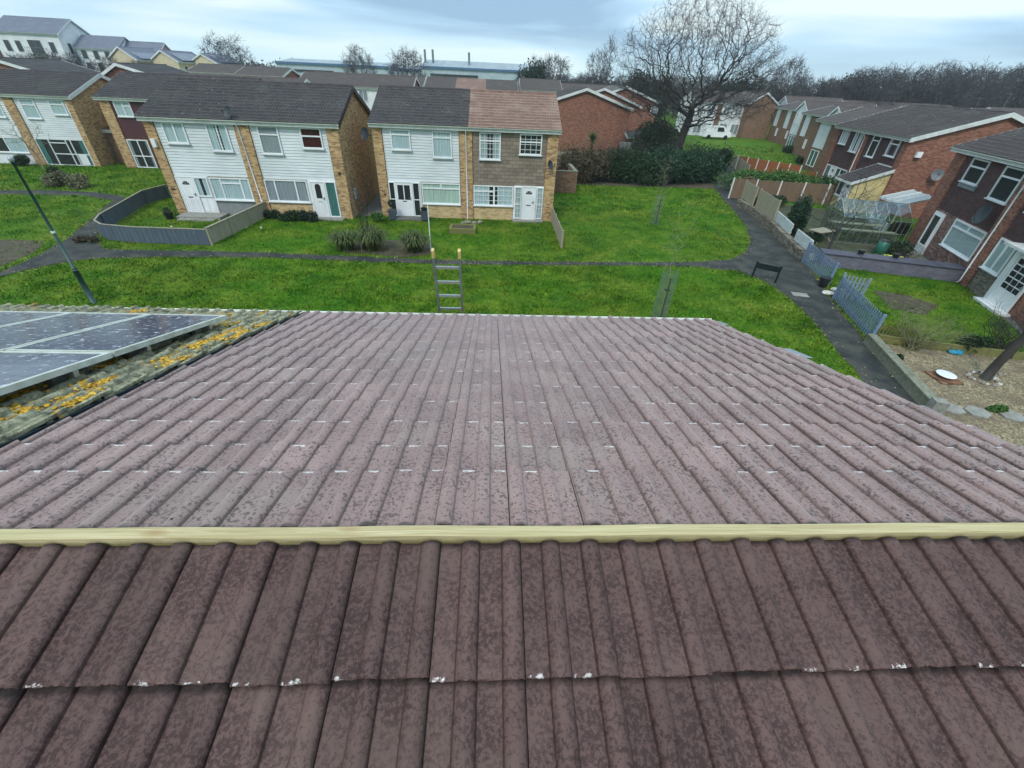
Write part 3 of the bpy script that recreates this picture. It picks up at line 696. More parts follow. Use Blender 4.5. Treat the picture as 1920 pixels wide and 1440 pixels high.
def tree_mesh(nodes, par, r_tip=0.012, expo=2.2, rmax=0.5, twigs=3, twig_len=0.7, seed=0, twig_w=0.008, droop=0.0):
    """trunk/limbs as MB, twigs as numpy ribbons"""
    n = len(nodes); kids = [[] for _ in range(n)]
    for i, p in enumerate(par):
        if p >= 0: kids[p].append(i)
    R_ = np.zeros(n)
    for i in range(n-1, -1, -1):
        R_[i] = r_tip if not kids[i] else min(rmax, sum(R_[k]**expo for k in kids[i])**(1/expo)+1e-4)
    mb = MB()
    # walk chains so that limbs are smooth tubes
    stack = [(0, None)]
    while stack:
        i, p = stack.pop(); chain = ([p] if p is not None else [])+[i]; cur = i
        while kids[cur]:
            ks = sorted(kids[cur], key=lambda q: -R_[q])
            for q in ks[1:]: stack.append((q, cur))
            cur = ks[0]; chain.append(cur)
        if len(chain) > 1:
            rr = [R_[c] for c in chain]
            if p is not None: rr[0] = min(R_[p], rr[1]*1.25)
            mb.tube([nodes[c] for c in chain], rr, 8 if rr[0] > .12 else (5 if rr[0] > .04 else 3), cap=False)
    rg = np.random.default_rng(seed); src = [i for i in range(n) if R_[i] < r_tip*2.6 and par[i] >= 0]
    V = []; 
    for i in src:
        d = nodes[i]-nodes[par[i]]; d /= (np.linalg.norm(d)+1e-6)
        for k in range(twigs):
            a = d*0.7+rg.normal(size=3)*0.55; a[2] += 0.15-droop; a /= np.linalg.norm(a); L = twig_len*rg.uniform(.4, 1.2); p0 = nodes[i]+rg.normal(size=3)*.02
            b = a+rg.normal(size=3)*.35; b /= np.linalg.norm(b); p1 = p0+a*L*.5; p2 = p1+b*L*.5
            s_ = np.cross(a, rg.normal(size=3)); s_ /= np.linalg.norm(s_); w = twig_w
            V.append([p0-s_*w, p0+s_*w, p1+s_*w*.7, p1-s_*w*.7]); V.append([p1-s_*w*.7, p1+s_*w*.7, p2+s_*w*.25, p2-s_*w*.25])
            for q in range(2):
                c = b+rg.normal(size=3)*.6; c /= np.linalg.norm(c); q0 = p1*(1-.4*q)+p2*.4*q; q1 = q0+c*L*.35; V.append([q0-s_*w*.5, q0+s_*w*.5, q1+s_*w*.2, q1-s_*w*.2])
    V = np.array(V).reshape(-1, 3) if V else np.zeros((0, 3))
    return mb, V, np.arange(len(V)).reshape(-1, 4)
def bare_tree(name, label, cat, loc, att, start, step, kill, infl, mat='grey_bark', group=None, seed=0, **kw):
    t = thing(name, label, cat, loc, 0, group); nodes, par = grow(att, start, step, kill, infl, seed=seed)
    mb, V, F_ = tree_mesh(nodes, par, seed=seed, **kw); mb.build('trunk', mat, t, True)
    if len(V): np_build('crown', V, F_, mat, t)
    return t
def ell_pts(c, r, n, seed, lo=0.0, flat=None):
    g = np.random.default_rng(seed); d = g.normal(size=(n, 3)); d /= np.linalg.norm(d, axis=1)[:, None]; q = g.uniform(lo, 1, n)**(1/2.2)
    p = np.array(c)+d*q[:, None]*np.array(r)
    if flat is not None: p = p[p[:, 2] > flat]
    return p
# ================================================================ ground, paths, gardens
def sheet(name, pts, z, mat, kind='structure', **kw):
    import mathutils
    v = [(p[0], p[1], z) for p in pts]; tri = mathutils.geometry.tessellate_polygon([[Vector(q) for q in v]])
    mb = MB(); mb.v = v; mb.f = [tuple(t) for t in tri]; mb.m = [0]*len(tri); o = mb.build(name, mat)
    if kind: o['kind'] = kind
    return o
def pix(*pp): return [G(*p)[:2] for p in pp]
def wob(pts, amp=0.05, step=0.5, seed=3):
    rg = random.Random(seed); out = []
    for i, p in enumerate(pts):
        q = pts[(i+1) % len(pts)]; L = math.dist(p, q); n = max(1, int(L/step))
        for k in range(n): t = k/n; out.append((p[0]+(q[0]-p[0])*t+rg.uniform(-amp, amp), p[1]+(q[1]-p[1])*t+rg.uniform(-amp, amp)))
    return out
gm = MB(); gm.quad((-1500, -200, 0), (1500, -200, 0), (1500, 2500, 0), (-1500, 2500, 0)); struct('ground', gm, 'grass_ground')

MAIN = pix((200, 468), (400, 471), (600, 478), (800, 487), (1000, 491), (1200, 492), (1310, 491), (1370, 487), (1396, 474), (1407, 456), (1400, 428), (1378, 398), (1352, 370), (1338, 350), (1352, 325), (1372, 300))
MAIN += pix((1388, 298), (1378, 330), (1384, 362), (1407, 400), (1447, 436), (1497, 480), (1536, 526), (1570, 578), (1625, 640), (1680, 694), (1745, 757))+[(12.2, 6.0), (10.4, -.8), (8.4, -8), (6.6, -8), (8.9, 0), (10.6, 6.0)]
MAIN += pix((1600, 692), (1550, 632), (1510, 587), (1470, 552), (1432, 527), (1385, 508), (1300, 501), (1200, 498), (1000, 497), (860, 496), (700, 491), (500, 483), (300, 482), (200, 484), (120, 492), (50, 506), (-60, 535))
MAIN += pix((-60, 526), (0, 511), (75, 478), (120, 452), (165, 418), (196, 388), (215, 376), (150, 367), (0, 364), (-80, 362), (-80, 356), (0, 357), (100, 357), (180, 361), (235, 369), (215, 395), (186, 425), (184, 444), (190, 460))
MAIN = wob(MAIN, 0.045, 0.45)
sheet('path', MAIN, 0.012, 'asphalt')
BARE = wob(pix((-80, 452), (0, 449), (78, 451), (70, 470), (0, 500), (-80, 515)), 0.1, .6); sheet('bare_earth', BARE, 0.006, 'soil')
GRAVEL = [(14.05, 13.15), (15.1, 12.88), (16.45, 12.55), (17.6, 12.3), (20.5, 11.6), (22.5, 6), (21, -6), (9.3, -6), (11.3, 1.5), (12.95, 8.0), (13.1, 9.3), (13.4, 11)]
sheet('gravel_garden', GRAVEL, 0.008, 'gravel')
GDN = [(16.6, 21.8), (17.6, 21.5), (23.6, 19.6), (25.4, 25.4), (27.5, 33.2), (19.1, 37.5), (18.95, 32), (18.4, 28.5), (17.5, 25)]
sheet('garden_soil', GDN, 0.01, 'mossy_soil')
PATIO = [(20.9, 20.7), (23.7, 19.8), (25.6, 25.3), (23.8, 25.7)]; sheet('patio', PATIO, 0.02, 'mossy_concrete')
STRIP = [(22.9, 18.6), (23.6, 19.3), (21.3, 13.5), (20.6, 13.7)]; sheet('paving_strip', STRIP, 0.014, 'patio')
WORN = wob(pix((1640, 545), (1700, 552), (1760, 572), (1730, 590), (1670, 580), (1650, 560)), .12, .5); sheet('worn_patch', WORN, 0.006, 'soil')
BED = wob(pix((640, 452), (800, 448), (815, 475), (760, 482), (640, 474)), .08, .4); sheet('flower_bed', BED, 0.006, 'soil')
GAP = [(-8.4, 28.2), (-6.9, 28.2), (-6.9, 36), (-8.4, 36)]; sheet('alley', GAP, 0.01, 'patio')
HEDGEBED = [(6.5, 40.2), (20.6, 40.6), (22, 47), (6.5, 47)]; sheet('hedge_soil', HEDGEBED, 0.008, 'soil')
FARROAD = [(-60, 46.2), (-8, 46.2), (-8, 49), (-60, 49)]; sheet('back_road', FARROAD, 0.01, 'asphalt')

# ---- grass blades: uncountable, one object
def inpoly(P, poly):
    x, y = P[:, 0], P[:, 1]; r = np.zeros(len(P), bool); n = len(poly); j = n-1
    for i in range(n):
        xi, yi = poly[i][0], poly[i][1]; xj, yj = poly[j][0], poly[j][1]
        with np.errstate(divide='ignore', invalid='ignore'):
            c = ((yi > y) != (yj > y)) & (x < (xj-xi)*(y-yi)/(yj-yi+1e-12)+xi)
        r ^= c; j = i
    return r
HOUSES = [[(-18.8, 27.5), (-8.4, 27.5), (-8.4, 35), (-18.8, 35)], [(-6.9, 28.2), (3.9, 28.2), (3.9, 36), (-6.9, 36)], [(-45, 41), (-32.6, 41), (-32.6, 50), (-45, 50)], [(-31, 41), (-20, 41), (-20, 50), (-31, 50)],
          [(25.4, 25.4), (21.4, 14.4), (30, 11), (34, 22)], [(30.9, 43.2), (28.9, 32.7), (38, 31), (40, 42)]]
HOLES = [GRAVEL, PATIO, STRIP, GAP, HEDGEBED, FARROAD]+HOUSES
def grass():
    r = np.random.default_rng(5)
    boxes = [(-32, 16, 6.2, 12, 330), (-34, 16.5, 12, 21, 330), (-42, 26, 21, 30, 170), (-46, 30, 30, 46, 75), (12, 24, 12, 22, 200), (18, 50, 42, 75, 14)]
    PS_ = []; SZ = []
    for x0, x1, y0, y1, dn in boxes:
        n = int((x1-x0)*(y1-y0)*dn); p = np.stack([r.uniform(x0, x1, n), r.uniform(y0, y1, n)], 1)
        # keep to the part the lens could plausibly see
        PS_.append(p); SZ.append(np.full(n, 1.0 if dn > 150 else (1.5 if dn > 50 else 2.6)))
    P = np.concatenate(PS_); S = np.concatenate(SZ); d = np.ones(len(P), bool)
    d &= np.abs(P[:, 0]) < 1.45*P[:, 1]+9
    for h in HOLES: d &= ~inpoly(P, h)
    d &= ~inpoly(P+r.normal(size=P.shape)*.035, MAIN)
    for h, keep_ in ((BARE, .12), (WORN, .35), (BED, .15), (GDN, .10)): d &= ~(inpoly(P+r.normal(size=P.shape)*.3, h) & (r.uniform(size=len(P)) > keep_))
    P = P[d]; S = S[d]
    # taller, denser tussocks in patches
    q = np.sin(P[:, 0]*1.9+np.sin(P[:, 1]*2.3)*1.4)*np.sin(P[:, 1]*2.1+np.sin(P[:, 0]*1.3)*1.7); keep = r.uniform(size=len(P)) < 0.62+0.38*q; P = P[keep]; S = S[keep]; q = q[keep]
    n = len(P); a = r.uniform(0, 6.283, n); h = S*(0.05+0.04*np.clip(q, 0, 1)+0.035*r.uniform(size=n)); w = S*r.uniform(.010, .026, n); l = r.uniform(.2, 1.0, n)*h; b = r.uniform(0, 6.283, n)
    z = np.zeros(n); v0 = np.stack([P[:, 0]-np.cos(a)*w, P[:, 1]-np.sin(a)*w, z], 1); v1 = np.stack([P[:, 0]+np.cos(a)*w, P[:, 1]+np.sin(a)*w, z], 1)
    v2 = np.stack([P[:, 0]+np.cos(b)*l, P[:, 1]+np.sin(b)*l, h], 1); V = np.stack([v0, v1, v2], 1).reshape(-1, 3)
    o = np_build('grass', V, np.arange(3*n).reshape(-1, 3), 'grass_blade', None, np.repeat(np.clip(r.normal(.45, .22, n), 0, 1), 3)); tag(o, 'short green lawn grass covering the open ground', 'grass', kind='stuff'); print('grass', n)
grass()

# ================================================================ the house under the camera and its neighbour
PZ, PY = 5.950, 1.0275; AF = rad(15.84); AN = rad(14.4)
FL = 4.33; EF = (PY+math.cos(AF)*FL, PZ-math.sin(AF)*FL); UF = (-math.cos(AF), math.sin(AF)); NF = (math.sin(AF), math.cos(AF))
NL = 4.32; PN = (0.966, 5.957); EN = (PN[0]-math.cos(AN)*NL, PN[1]-math.sin(AN)*NL); UN = (math.cos(AN), math.sin(AN)); NN = (-math.sin(AN), math.cos(AN))
fd = [0, .41, .67, .97, 1.29, 1.62, 1.95, 2.27, 2.58, 2.90, 3.21, 3.53, 3.90, FL]; CF = [FL-d for d in reversed(fd)]
nd = [0, .428]+[.428+.325*k for k in range(1, 13)]; nd[-1] = NL; CN = [NL-d for d in reversed(nd)]
XL, XR = -2.415, 3.084
my = thing('house', 'brick house with mauve double-roll tiled roof filling the foreground', 'house', (0.3, 1.0, 0))
off = Vector((-0.3, -1.0, 0))
def own(mb, name, mat, par=my, at=None, **kw):
    mb.v = [(p[0]+off.x, p[1]+off.y, p[2]) for p in mb.v] if par is my else mb.v
    return mb.build(name, mat, par, **kw)
def shift(mb, o): mb.v = [(p[0]+o[0], p[1]+o[1], p[2]) for p in mb.v]; return mb
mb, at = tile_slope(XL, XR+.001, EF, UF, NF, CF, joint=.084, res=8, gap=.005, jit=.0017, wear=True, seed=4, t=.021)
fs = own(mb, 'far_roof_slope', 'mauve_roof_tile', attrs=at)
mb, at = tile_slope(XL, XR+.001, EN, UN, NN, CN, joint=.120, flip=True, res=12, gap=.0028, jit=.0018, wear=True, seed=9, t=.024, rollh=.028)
ns = own(mb, 'near_roof_slope', 'shaded_blotched_roof_tile', attrs=at); ns['label'] = 'near slope of mauve roof tiles, toned darker for shade'
b = MB()
for (E_, U_, N_, L_) in ((EF, UF, NF, FL), (EN, UN, NN, NL)):
    q = lambda s_, h: (E_[0]+U_[0]*s_+N_[0]*h, E_[1]+U_[1]*s_+N_[1]*h)
    a0, a1, a2, a3 = q(.03, -.012), q(L_-.01, -.012), q(L_-.01, -.09), q(.03, -.09); x0, x1 = XL+.01, XR-.02
    b.hexa([(x0, *a3), (x1, *a3), (x1, *a2), (x0, *a2), (x0, *a0), (x1, *a0), (x1, *a1), (x0, *a1)])
own(b, 'underlay', 'blue_black_plastic')
# fresh timber ridge batten
b = MB(); n = 40; rg = random.Random(2); x0, x1 = XL+.02, XR-.02
for i in range(n+1):
    x = x0+(x1-x0)*i/n; w = .0012*math.sin(i*.9)+rg.uniform(-.0006, .0006); y0, y1, z0, z1, c = .971+w, 1.019+w, 5.946+w*.5, 5.998+w, .004
    b.v.extend([(x, y0, z0), (x, y0, z1-c), (x, y0+c, z1), (x, y1-c, z1), (x, y1, z1-c), (x, y1, z0)])
for i in range(n):
    for k in range(6): a = i*6+k; e_ = i*6+(k+1) % 6; b.f.append((a, e_, e_+6, a+6)); b.m.append(0)
b.f.append(tuple(range(6))); b.m.append(0); b.f.append(tuple(n*6+k for k in range(6))); b.m.append(0)
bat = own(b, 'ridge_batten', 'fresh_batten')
for k in range(-3, 5):
    sc_ = MB(); sc_.lathe([(0, 0), (.0045, 0), (.0045, .002), (.002, .003)], (0, 0, 0), 8); x = .115+.59*k+.02*(k % 2)
    sc_.v = [(x+p[0]-.3, .9705-p[2]-1.0, 5.952+p[1]) for p in sc_.v]; sc_.build('screw', 'aluminium', bat)
# nail holes at the head of each tile: small dark plugs
b = MB()
for k in range(-8, 10):
    own(MB().lathe([(.0055, 0), (.0055, .0012)], (.12+.3*k+.150-.037, .905, 5.9415+.026), 8), 'nail_hole', 'black_plastic', my)
    own(MB().lathe([(.0045, 0), (.0045, .0012)], (.084+.3*k+.187, PY+.055, PZ-.0156+.0262), 8), 'nail_hole', 'black_plastic', my)
# walls, gable, eaves
b = MB(); W0, W1 = XL+.03, 2.98; ye0, ye1 = -2.95, 4.95; zz = 4.72
z_at = lambda y: (PZ-(y-PY)*math.tan(AF)-.13) if y > PY else (PN[1]-(PN[0]-y)*math.tan(AN)-.13)
b.v = [(W0, ye0, 0), (W1, ye0, 0), (W1, ye1, 0), (W0, ye1, 0), (W0, ye0, z_at(ye0)), (W1, ye0, z_at(ye0)), (W1, ye1, z_at(ye1)), (W0, ye1, z_at(ye1)), (W0, 1.0, z_at(1.0)), (W1, 1.0, z_at(1.0))]
b.f = [(0, 1, 5, 4), (2, 3, 7, 6), (0, 4, 8, 7, 3), (1, 2, 6, 9, 5)]; b.m = [0]*4
own(b, 'wall', 'buff_brick')
def gutter_run(x0, x1, y, z, r=.055, n=8):
    g_ = MB()
    for rr in (r, r-.006):
        for k in range(n):
            a0, a1 = math.pi+math.pi*k/n, math.pi+math.pi*(k+1)/n
            g_.quad((x0, y+rr*math.cos(a0), z+rr*math.sin(a0)), (x1, y+rr*math.cos(a0), z+rr*math.sin(a0)), (x1, y+rr*math.cos(a1), z+rr*math.sin(a1)), (x0, y+rr*math.cos(a1), z+rr*math.sin(a1)))
    g_.box(x0, x1, y+r-.008, y+r+.006, z-.004, z+.012); g_.box(x0, x1, y-r-.006, y-r+.008, z-.004, z+.008); return g_
own(gutter_run(XL, XR, EF[0]+.03, EF[1]-.012), 'gutter', 'gutter_plastic')
b = MB(); b.box(XL, XR, EF[0]-.075, EF[0]-.05, EF[1]-.2, EF[1]-.03); b.box(XL, XR, EN[0]+.05, EN[0]+.075, EN[1]-.2, EN[1]-.03); own(b, 'fascia', 'white_trim')
own(gutter_run(XL, XR, EN[0]-.03, EN[1]-.012), 'gutter', 'gutter_plastic')
b = MB(); rg = random.Random(8)   # pale mortar crumbs and cloaking under the verge tiles
for d in fd[1:]:
    y = PY+math.cos(AF)*d; z = PZ-math.sin(AF)*d; b.box(XR-.01, XR+rg.uniform(.01, .03), y-.05, y+rg.uniform(-.01, .03), z-.012, z+.01)
own(b, 'verge_mortar', 'white_stone')
def strip(mb, xx0, xx1, d0, d1, h0, h1):
    q = lambda s_, h: (PY+math.cos(AF)*s_+NF[0]*h, PZ-math.sin(AF)*s_+NF[1]*h)
    a, c, e_, f_ = q(d0, h0), q(d1, h0), q(d1, h1), q(d0, h1)
    return mb.hexa([(xx0, *a), (xx1, *a), (xx1, *c), (xx0, *c), (xx0, *f_), (xx1, *f_), (xx1, *e_), (xx0, *e_)])
own(strip(MB(), XR-.02, XR+.035, .1, FL, -.05, -.022), 'undercloak', 'concrete')
b = strip(MB(), XR-.01, XR+.17, 2.62, 2.98, -.02, -.017); f1 = own(b, 'flashing', 'lead_sheet')
own(strip(MB(), XR-.02, XR+.10, 4.12, 4.36, -.005, -.001), 'flashing', 'lead_sheet')
for d0 in (1.35, 1.9): own(strip(MB(), XR-.01, XR+.03, d0, d0+.2, -.014, -.009), 'cloaking_strip', 'sky_blue_plastic')
b = strip(MB(), XL-.045, XL+.012, 0, FL+.02, -.03, .004); strip(b, XL-.047, XL-.035, 0, FL+.02, .004, .026); strip(b, XL-.012, XL-.003, 0, FL+.02, .004, .018)
own(b, 'bonding_gutter', 'blue_black_plastic')

nb = thing('house', 'terraced house with old lichen covered roof tiles and solar panels', 'house', (-5.4, 1.0, 0)); offn = Vector((5.4, -1.0, 0))
NX0, NX1 = -8.4, XL-.052
mb, at = tile_slope(NX0, NX1, EF, UF, NF, reg_courses(FL, .33), joint=-2.52, res=6, gap=.006, jit=.006, wear=True, seed=14, t=.028, rollh=.034)
mb.v = [(v[0], v[1], v[2]+.004*math.sin(v[0]*37+v[1]*11)+.003*math.sin(v[1]*53+v[0]*17)) for v in mb.v]
shift(mb, offn).build('far_roof_slope', 'lichen_roof_tile', nb, attrs=at)
mb, at = tile_slope(NX0, NX1, EN, UN, NN, reg_courses(NL, .33), joint=-2.52, flip=True, res=4, gap=.006, jit=.005, wear=True, seed=15)
shift(mb, offn).build('near_roof_slope', 'lichen_roof_tile', nb, attrs=at)
b = MB(); rg = random.Random(3)
for i in range(18): a = NX0+(NX1-NX0)*i/18; b.tube([(a, 1.0, 5.95), (a+(NX1-NX0)/18-.01, 1.0, 5.95)], .12, 10)
shift(b, offn).build('ridge_tiles', 'lichen_roof_tile', nb)
b = MB()
for (E_, U_, N_, L_) in ((EF, UF, NF, FL), (EN, UN, NN, NL)):
    q = lambda s_, h: (E_[0]+U_[0]*s_+N_[0]*h, E_[1]+U_[1]*s_+N_[1]*h); a0, a1, a2, a3 = q(.03, -.012), q(L_-.01, -.012), q(L_-.01, -.09), q(.03, -.09)
    b.hexa([(NX0, *a3), (NX1, *a3), (NX1, *a2), (NX0, *a2), (NX0, *a0), (NX1, *a0), (NX1, *a1), (NX0, *a1)])
shift(b, offn).build('underlay', 'black_plastic', nb)
b = MB(); W0, W1 = NX0+.03, XL+.02
b.v = [(W0, ye0, 0), (W1, ye0, 0), (W1, ye1, 0), (W0, ye1, 0), (W0, ye0, z_at(ye0)), (W1, ye0, z_at(ye0)), (W1, ye1, z_at(ye1)), (W0, ye1, z_at(ye1)), (W0, 1.0, z_at(1.0)), (W1, 1.0, z_at(1.0))]
b.f = [(0, 1, 5, 4), (2, 3, 7, 6), (0, 4, 8, 7, 3), (1, 2, 6, 9, 5)]; b.m = [0]*4; shift(b, offn).build('wall', 'buff_brick', nb)
shift(gutter_run(NX0, NX1, EF[0]+.03, EF[1]-.012), offn).build('gutter', 'gutter_plastic', nb)
def on_roof(x, s_, h): return (x, PY+math.cos(AF)*s_+NF[0]*h, PZ-math.sin(AF)*s_+NF[1]*h)
# lumps of moss and lichen
rg = random.Random(12); V = MB(); rn = []; V2 = MB(); rn2 = []
for i in range(1500):
    x = rg.uniform(-4.6, NX1-.02) if rg.random() < .8 else rg.uniform(-7.6, NX1); s_ = rg.uniform(.3, FL-.02); 
    p = on_roof(x+5.4, s_, .012+.02*rg.random()); r_ = rg.uniform(.006, .022)*(1.5 if rg.random() < .1 else 1); tgt, rr = (V, rn)
    nb0 = len(tgt.v); tgt.blob((p[0], p[1]-1.0, p[2]), (r_*1.5, r_*1.2, r_*.4), i, .3, 1); rr.extend([rg.random()]*(len(tgt.v)-nb0))
yc = [(-2.75, 1.55), (-2.62, 2.1), (-3.0, 2.0), (-3.05, 1.3), (-2.72, 2.6), (-2.6, 3.0), (-2.68, 2.9), (-2.95, 3.5), (-2.58, 3.5), (-2.8, 1.0), (-2.62, 1.25), (-3.3, 3.9), (-4.4, 4.15), (-2.7, 3.2)]
for i in range(2300):
    cx, cs_ = yc[rg.randrange(len(yc))]; x = min(NX1-.02, cx+rg.gauss(0, .05)); s_ = cs_+rg.gauss(0, .075); p = on_roof(x+5.4, s_, .030+.012*rg.random()); r_ = rg.uniform(.004, .013)*(1.6 if rg.random() < .08 else 1)
    nb0 = len(V2.v); V2.blob((p[0], p[1]-1.0, p[2]), (r_*1.5, r_*1.3, r_*.35), i, .3, 1); rn2.extend([rg.random()]*(len(V2.v)-nb0))
o = V.build('moss_clumps', 'moss_clump', nb, True, {'rnd': rn}); o['kind'] = 'stuff'
o = V2.build('lichen_clumps', 'lichen_yellow', nb, True, {'rnd': rn2}); o['kind'] = 'stuff'; o['label'] = 'orange yellow lichen growing on the tiles'

# solar panels: frame and glass
def solar():
    t = thing('solar_panel', 'panel', 'solar panel', (0, 0, 0), 0, 'solar panels on the lichen covered roof'); w, l = .785, 1.475
    f = MB(); e_ = .028
    for (a, b_, c, d) in ((0, w, 0, e_), (0, w, l-e_, l), (0, e_, e_, l-e_), (w-e_, w, e_, l-e_)): f.box(a, b_, c, d, 0, .042)
    f.build('frame', 'panel_frame', t); MB().box(e_, w-e_, e_, l-e_, .02, .037).build('glass', 'solar_cell', t)
    for yy in (.32, l-.32):
        r_ = MB(); r_.box(-.01, w+.01, yy-.02, yy+.02, -.04, -.001); r_.box(w*.8, w*.8+.04, yy-.05, yy+.05, -.12, -.041); r_.build('rail', 'aluminium', t)
    return t
sp = solar(); first = True
names = ['nearest the mauve roof', 'second from the mauve roof', 'third from the mauve roof', 'fourth from the mauve roof', 'fifth from the mauve roof', 'furthest from the mauve roof']
for c in range(6):
    for r_ in range(2):
        o = sp if first else copy_tree(sp); first = False
        x = -2.86-.80*(c+1)+.01; s_ = 3.36-1.5*r_; o.location = on_roof(x, s_, .12)
        o.rotation_euler = (rad(15.84), 0, 0)      # local y runs up the slope, towards the ridge
        o.rotation_euler = (-rad(15.84), 0, 0); o.location = on_roof(x, s_-1.475, .12)
        o['label'] = 'dusty bird-spotted solar panel %s, %s row' % (names[c], 'lower gutter side' if r_ == 0 else 'upper ridge side')

# ladder standing against the gutter
lad = thing('ladder', 'aluminium ladder with yellow end caps rising above the gutter', 'ladder', (-.575, 6.75, 0))
top = Vector((-.575, 5.36, 5.58)); botm = Vector((-.575, 6.75, 0)); dd = (top-botm); 
for sx_ in (-.165, .165):
    MB().beam((sx_, 0, 0), (sx_, dd.y, dd.z), .026, .062, (0, 1, .2)).build('rail', 'ladder_metal', lad)
    MB().beam((sx_, dd.y*.988, dd.z*.988), (sx_, dd.y*1.006, dd.z*1.006), .034, .07, (0, 1, .2)).build('end_cap', 'yellow_plastic', lad)
for k in range(24):
    t_ = 1-(.225+.228*k)/dd.length
    MB().beam((-.152, dd.y*t_, dd.z*t_), (.152, dd.y*t_, dd.z*t_), .03, .03, (0, 0, 1)).build('rung', 'aluminium', lad)
# ================================================================ pair A (left) and pair B (centre)
def turn(o, loc, rz): o.location = loc; o.rotation_euler = (0, 0, rz); return o
A = house('semi_detached_houses', 'pair of buff brick houses with white boarding and one dark roof behind the curved fence', (-18.75, 27.5, 0), 0, 10.25, 7.4, 5.0, 6.62, 'buff_brick', 'charcoal_roof_tile', 2, side=.14, barge='black_trim', ridge_y=3.7, group=None)
for u0, u1 in ((0, .5), (4.7, 5.48), (9.62, 10.25)): pier(A, u0-.001 if u0 == 0 else u0, u1+.001 if u1 == 10.25 else u1, -.2, 4.78)
boards(A, .54, 4.66, 2.16, 4.82); boards(A, 5.52, 9.58, 2.14, 4.80)
YW = -.03
window(A, .9, 3.76, 2.05, 4.76, [('v', .5, 0, 1)], YW, 'pale_curtain', .999)
window(A, 3.2, 3.45, 4.3, 4.76, [('v', .5, 0, 1)], YW, 'pale_curtain', .8)
window(A, 5.9, 3.40, 7.0, 4.76, [('h', .70, 0, 1)], YW, 'grey_curtain', 1)
window(A, 8.17, 3.75, 9.3, 4.75, [('h', .60, 0, 1)], YW, 'red_curtain', 1)
MB().box(.54, 2.38, -.045, -.002, 0.02, 2.12).build('door_surround', 'white_plastic', A)
door(A, .62, .08, 1.5, 2.05, -.045, 'arch'); window(A, 1.55, 1.02, 2.33, 2.08, (), -.045, 'pale_curtain', .8, sill=False)
b = MB()
for a in (1.62, 2.0): b.box(a, a+.3, -.062, -.046, .2, .9); b.box(a+.05, a+.25, -.07, -.063, .27, .83)
b.build('door_panel', 'white_plastic', A)
window(A, 2.42, .88, 4.66, 2.08, [('v', .27, 0, 1), ('v', .77, 0, 1), ('h', .76, .27, .77)], -.01, 'pale_curtain', 1)
MB().box(2.42, 4.66, -.02, -.001, .0, .86).build('infill_panel', 'render_grey', A)
window(A, 5.5, .88, 7.93, 2.08, [('v', .24, 0, 1), ('v', .72, 0, 1)], -.01, 'grey_curtain', 1)
MB().box(5.5, 7.93, -.04, -.001, 0, .82).build('infill_panel', 'pale_buff_brick', A)
MB().box(7.96, 9.62, -.045, -.002, 0.02, 2.12).build('door_surround', 'white_plastic', A)
door(A, 8.15, .08, 8.88, 2.0, -.045, 'half'); window(A, 8.95, .08, 9.58, 2.08, (), -.045, 'green_curtain', 1, sill=False)
downpipe(A, 4.95, -.15, .1, 4.95, -.34, x2=5.12)
dish(A, (4.75, -.35, 5.35), .27, (-.35, -1, .35), 'dish_dark', (.05, .25, -.3))
MB().box(.14, .34, -.26, -.111, 3.55, 3.95).build('alarm_box', 'white_plastic', A)
MB().box(.12, .34, -.135, -.111, 1.35, 1.42).build('house_sign', 'black_trim', A)
b = MB(); b.box(.45, 2.9, -1.1, -.05, -.05, .13); b.box(.7, 2.7, -1.5, -1.1, -.05, .06); b.build('door_step', 'concrete', A)
MB().box(7.9, 9.8, -.6, -.05, -.05, .07).build('door_step', 'concrete', A)
MB().box(10.251, 10.34, 1.0, 1.35, .9, 1.5).build('meter_box', 'white_trim', A)
MB().box(9.9, 9.98, -.2, -.111, 2.45, 2.6).build('wall_lamp', 'black_plastic', A)

B = house('semi_detached_houses', 'centre pair of brick houses, roof half dark half pinkish, white boards left, brown shingles right', (-6.85, 28.3, 0), 0, 10.65, 7.4, 5.07, 6.66, 'buff_brick', 'charcoal_roof_tile', 2, side=.12, barge=None, ridge_y=3.7,
          roofs=[(-.12, 5.42, 'charcoal_roof_tile'), (5.425, 10.77, 'pinkish_roof_tile')])
for u0, u1 in ((0, .52), (4.92, 5.65), (10.03, 10.65)): pier(B, u0-.001 if u0 == 0 else u0, u1+.001 if u1 == 10.65 else u1, -.2, 4.86)
boards(B, .56, 4.88, 2.1, 4.88)
MB().box(5.69, 9.99, -.045, -.002, 2.04, 4.86).build('shingle_cladding', 'grey_brown_shingle', B)
window(B, 1.01, 3.75, 2.12, 4.78, [('h', .74, 0, 1)], YW, 'pale_curtain', 1)
window(B, 3.36, 3.42, 4.47, 4.76, [('h', .76, 0, 1)], YW, 'pale_curtain', 1)
window(B, 6.07, 3.42, 7.3, 4.80, [('h', .70, 0, 1)], -.045, 'net_curtain', .75, grid=(4, 5))
window(B, 8.4, 3.74, 9.7, 4.80, [('h', .62, 0, 1)], -.045, None, 0, grid=(4, 4))
MB().box(.54, 2.5, -.045, -.002, 0.0, 2.08).build('door_surround', 'white_plastic', B)
door(B, .98, .06, 1.93, 2.0, -.045, 'twin')
for a, c in ((.58, .93), (2.0, 2.4)): window(B, a, .08, c, 2.02, [('h', .5, 0, 1)], -.045, None, 0, fw=.04, sill=False)
window(B, 2.55, .84, 4.88, 2.04, [('h', .74, 0, 1), ('v', .5, .74, 1)], -.01, 'mint_blind', 1)
MB().box(2.52, 4.91, -.04, -.001, -.1, .79).build('infill_panel', 'pale_buff_brick', B)
window(B, 5.69, .84, 8.13, 2.0, [('v', .52, 0, 1), ('h', .7, 0, .5)], -.01, 'pale_curtain', .8, grid=(8, 4))
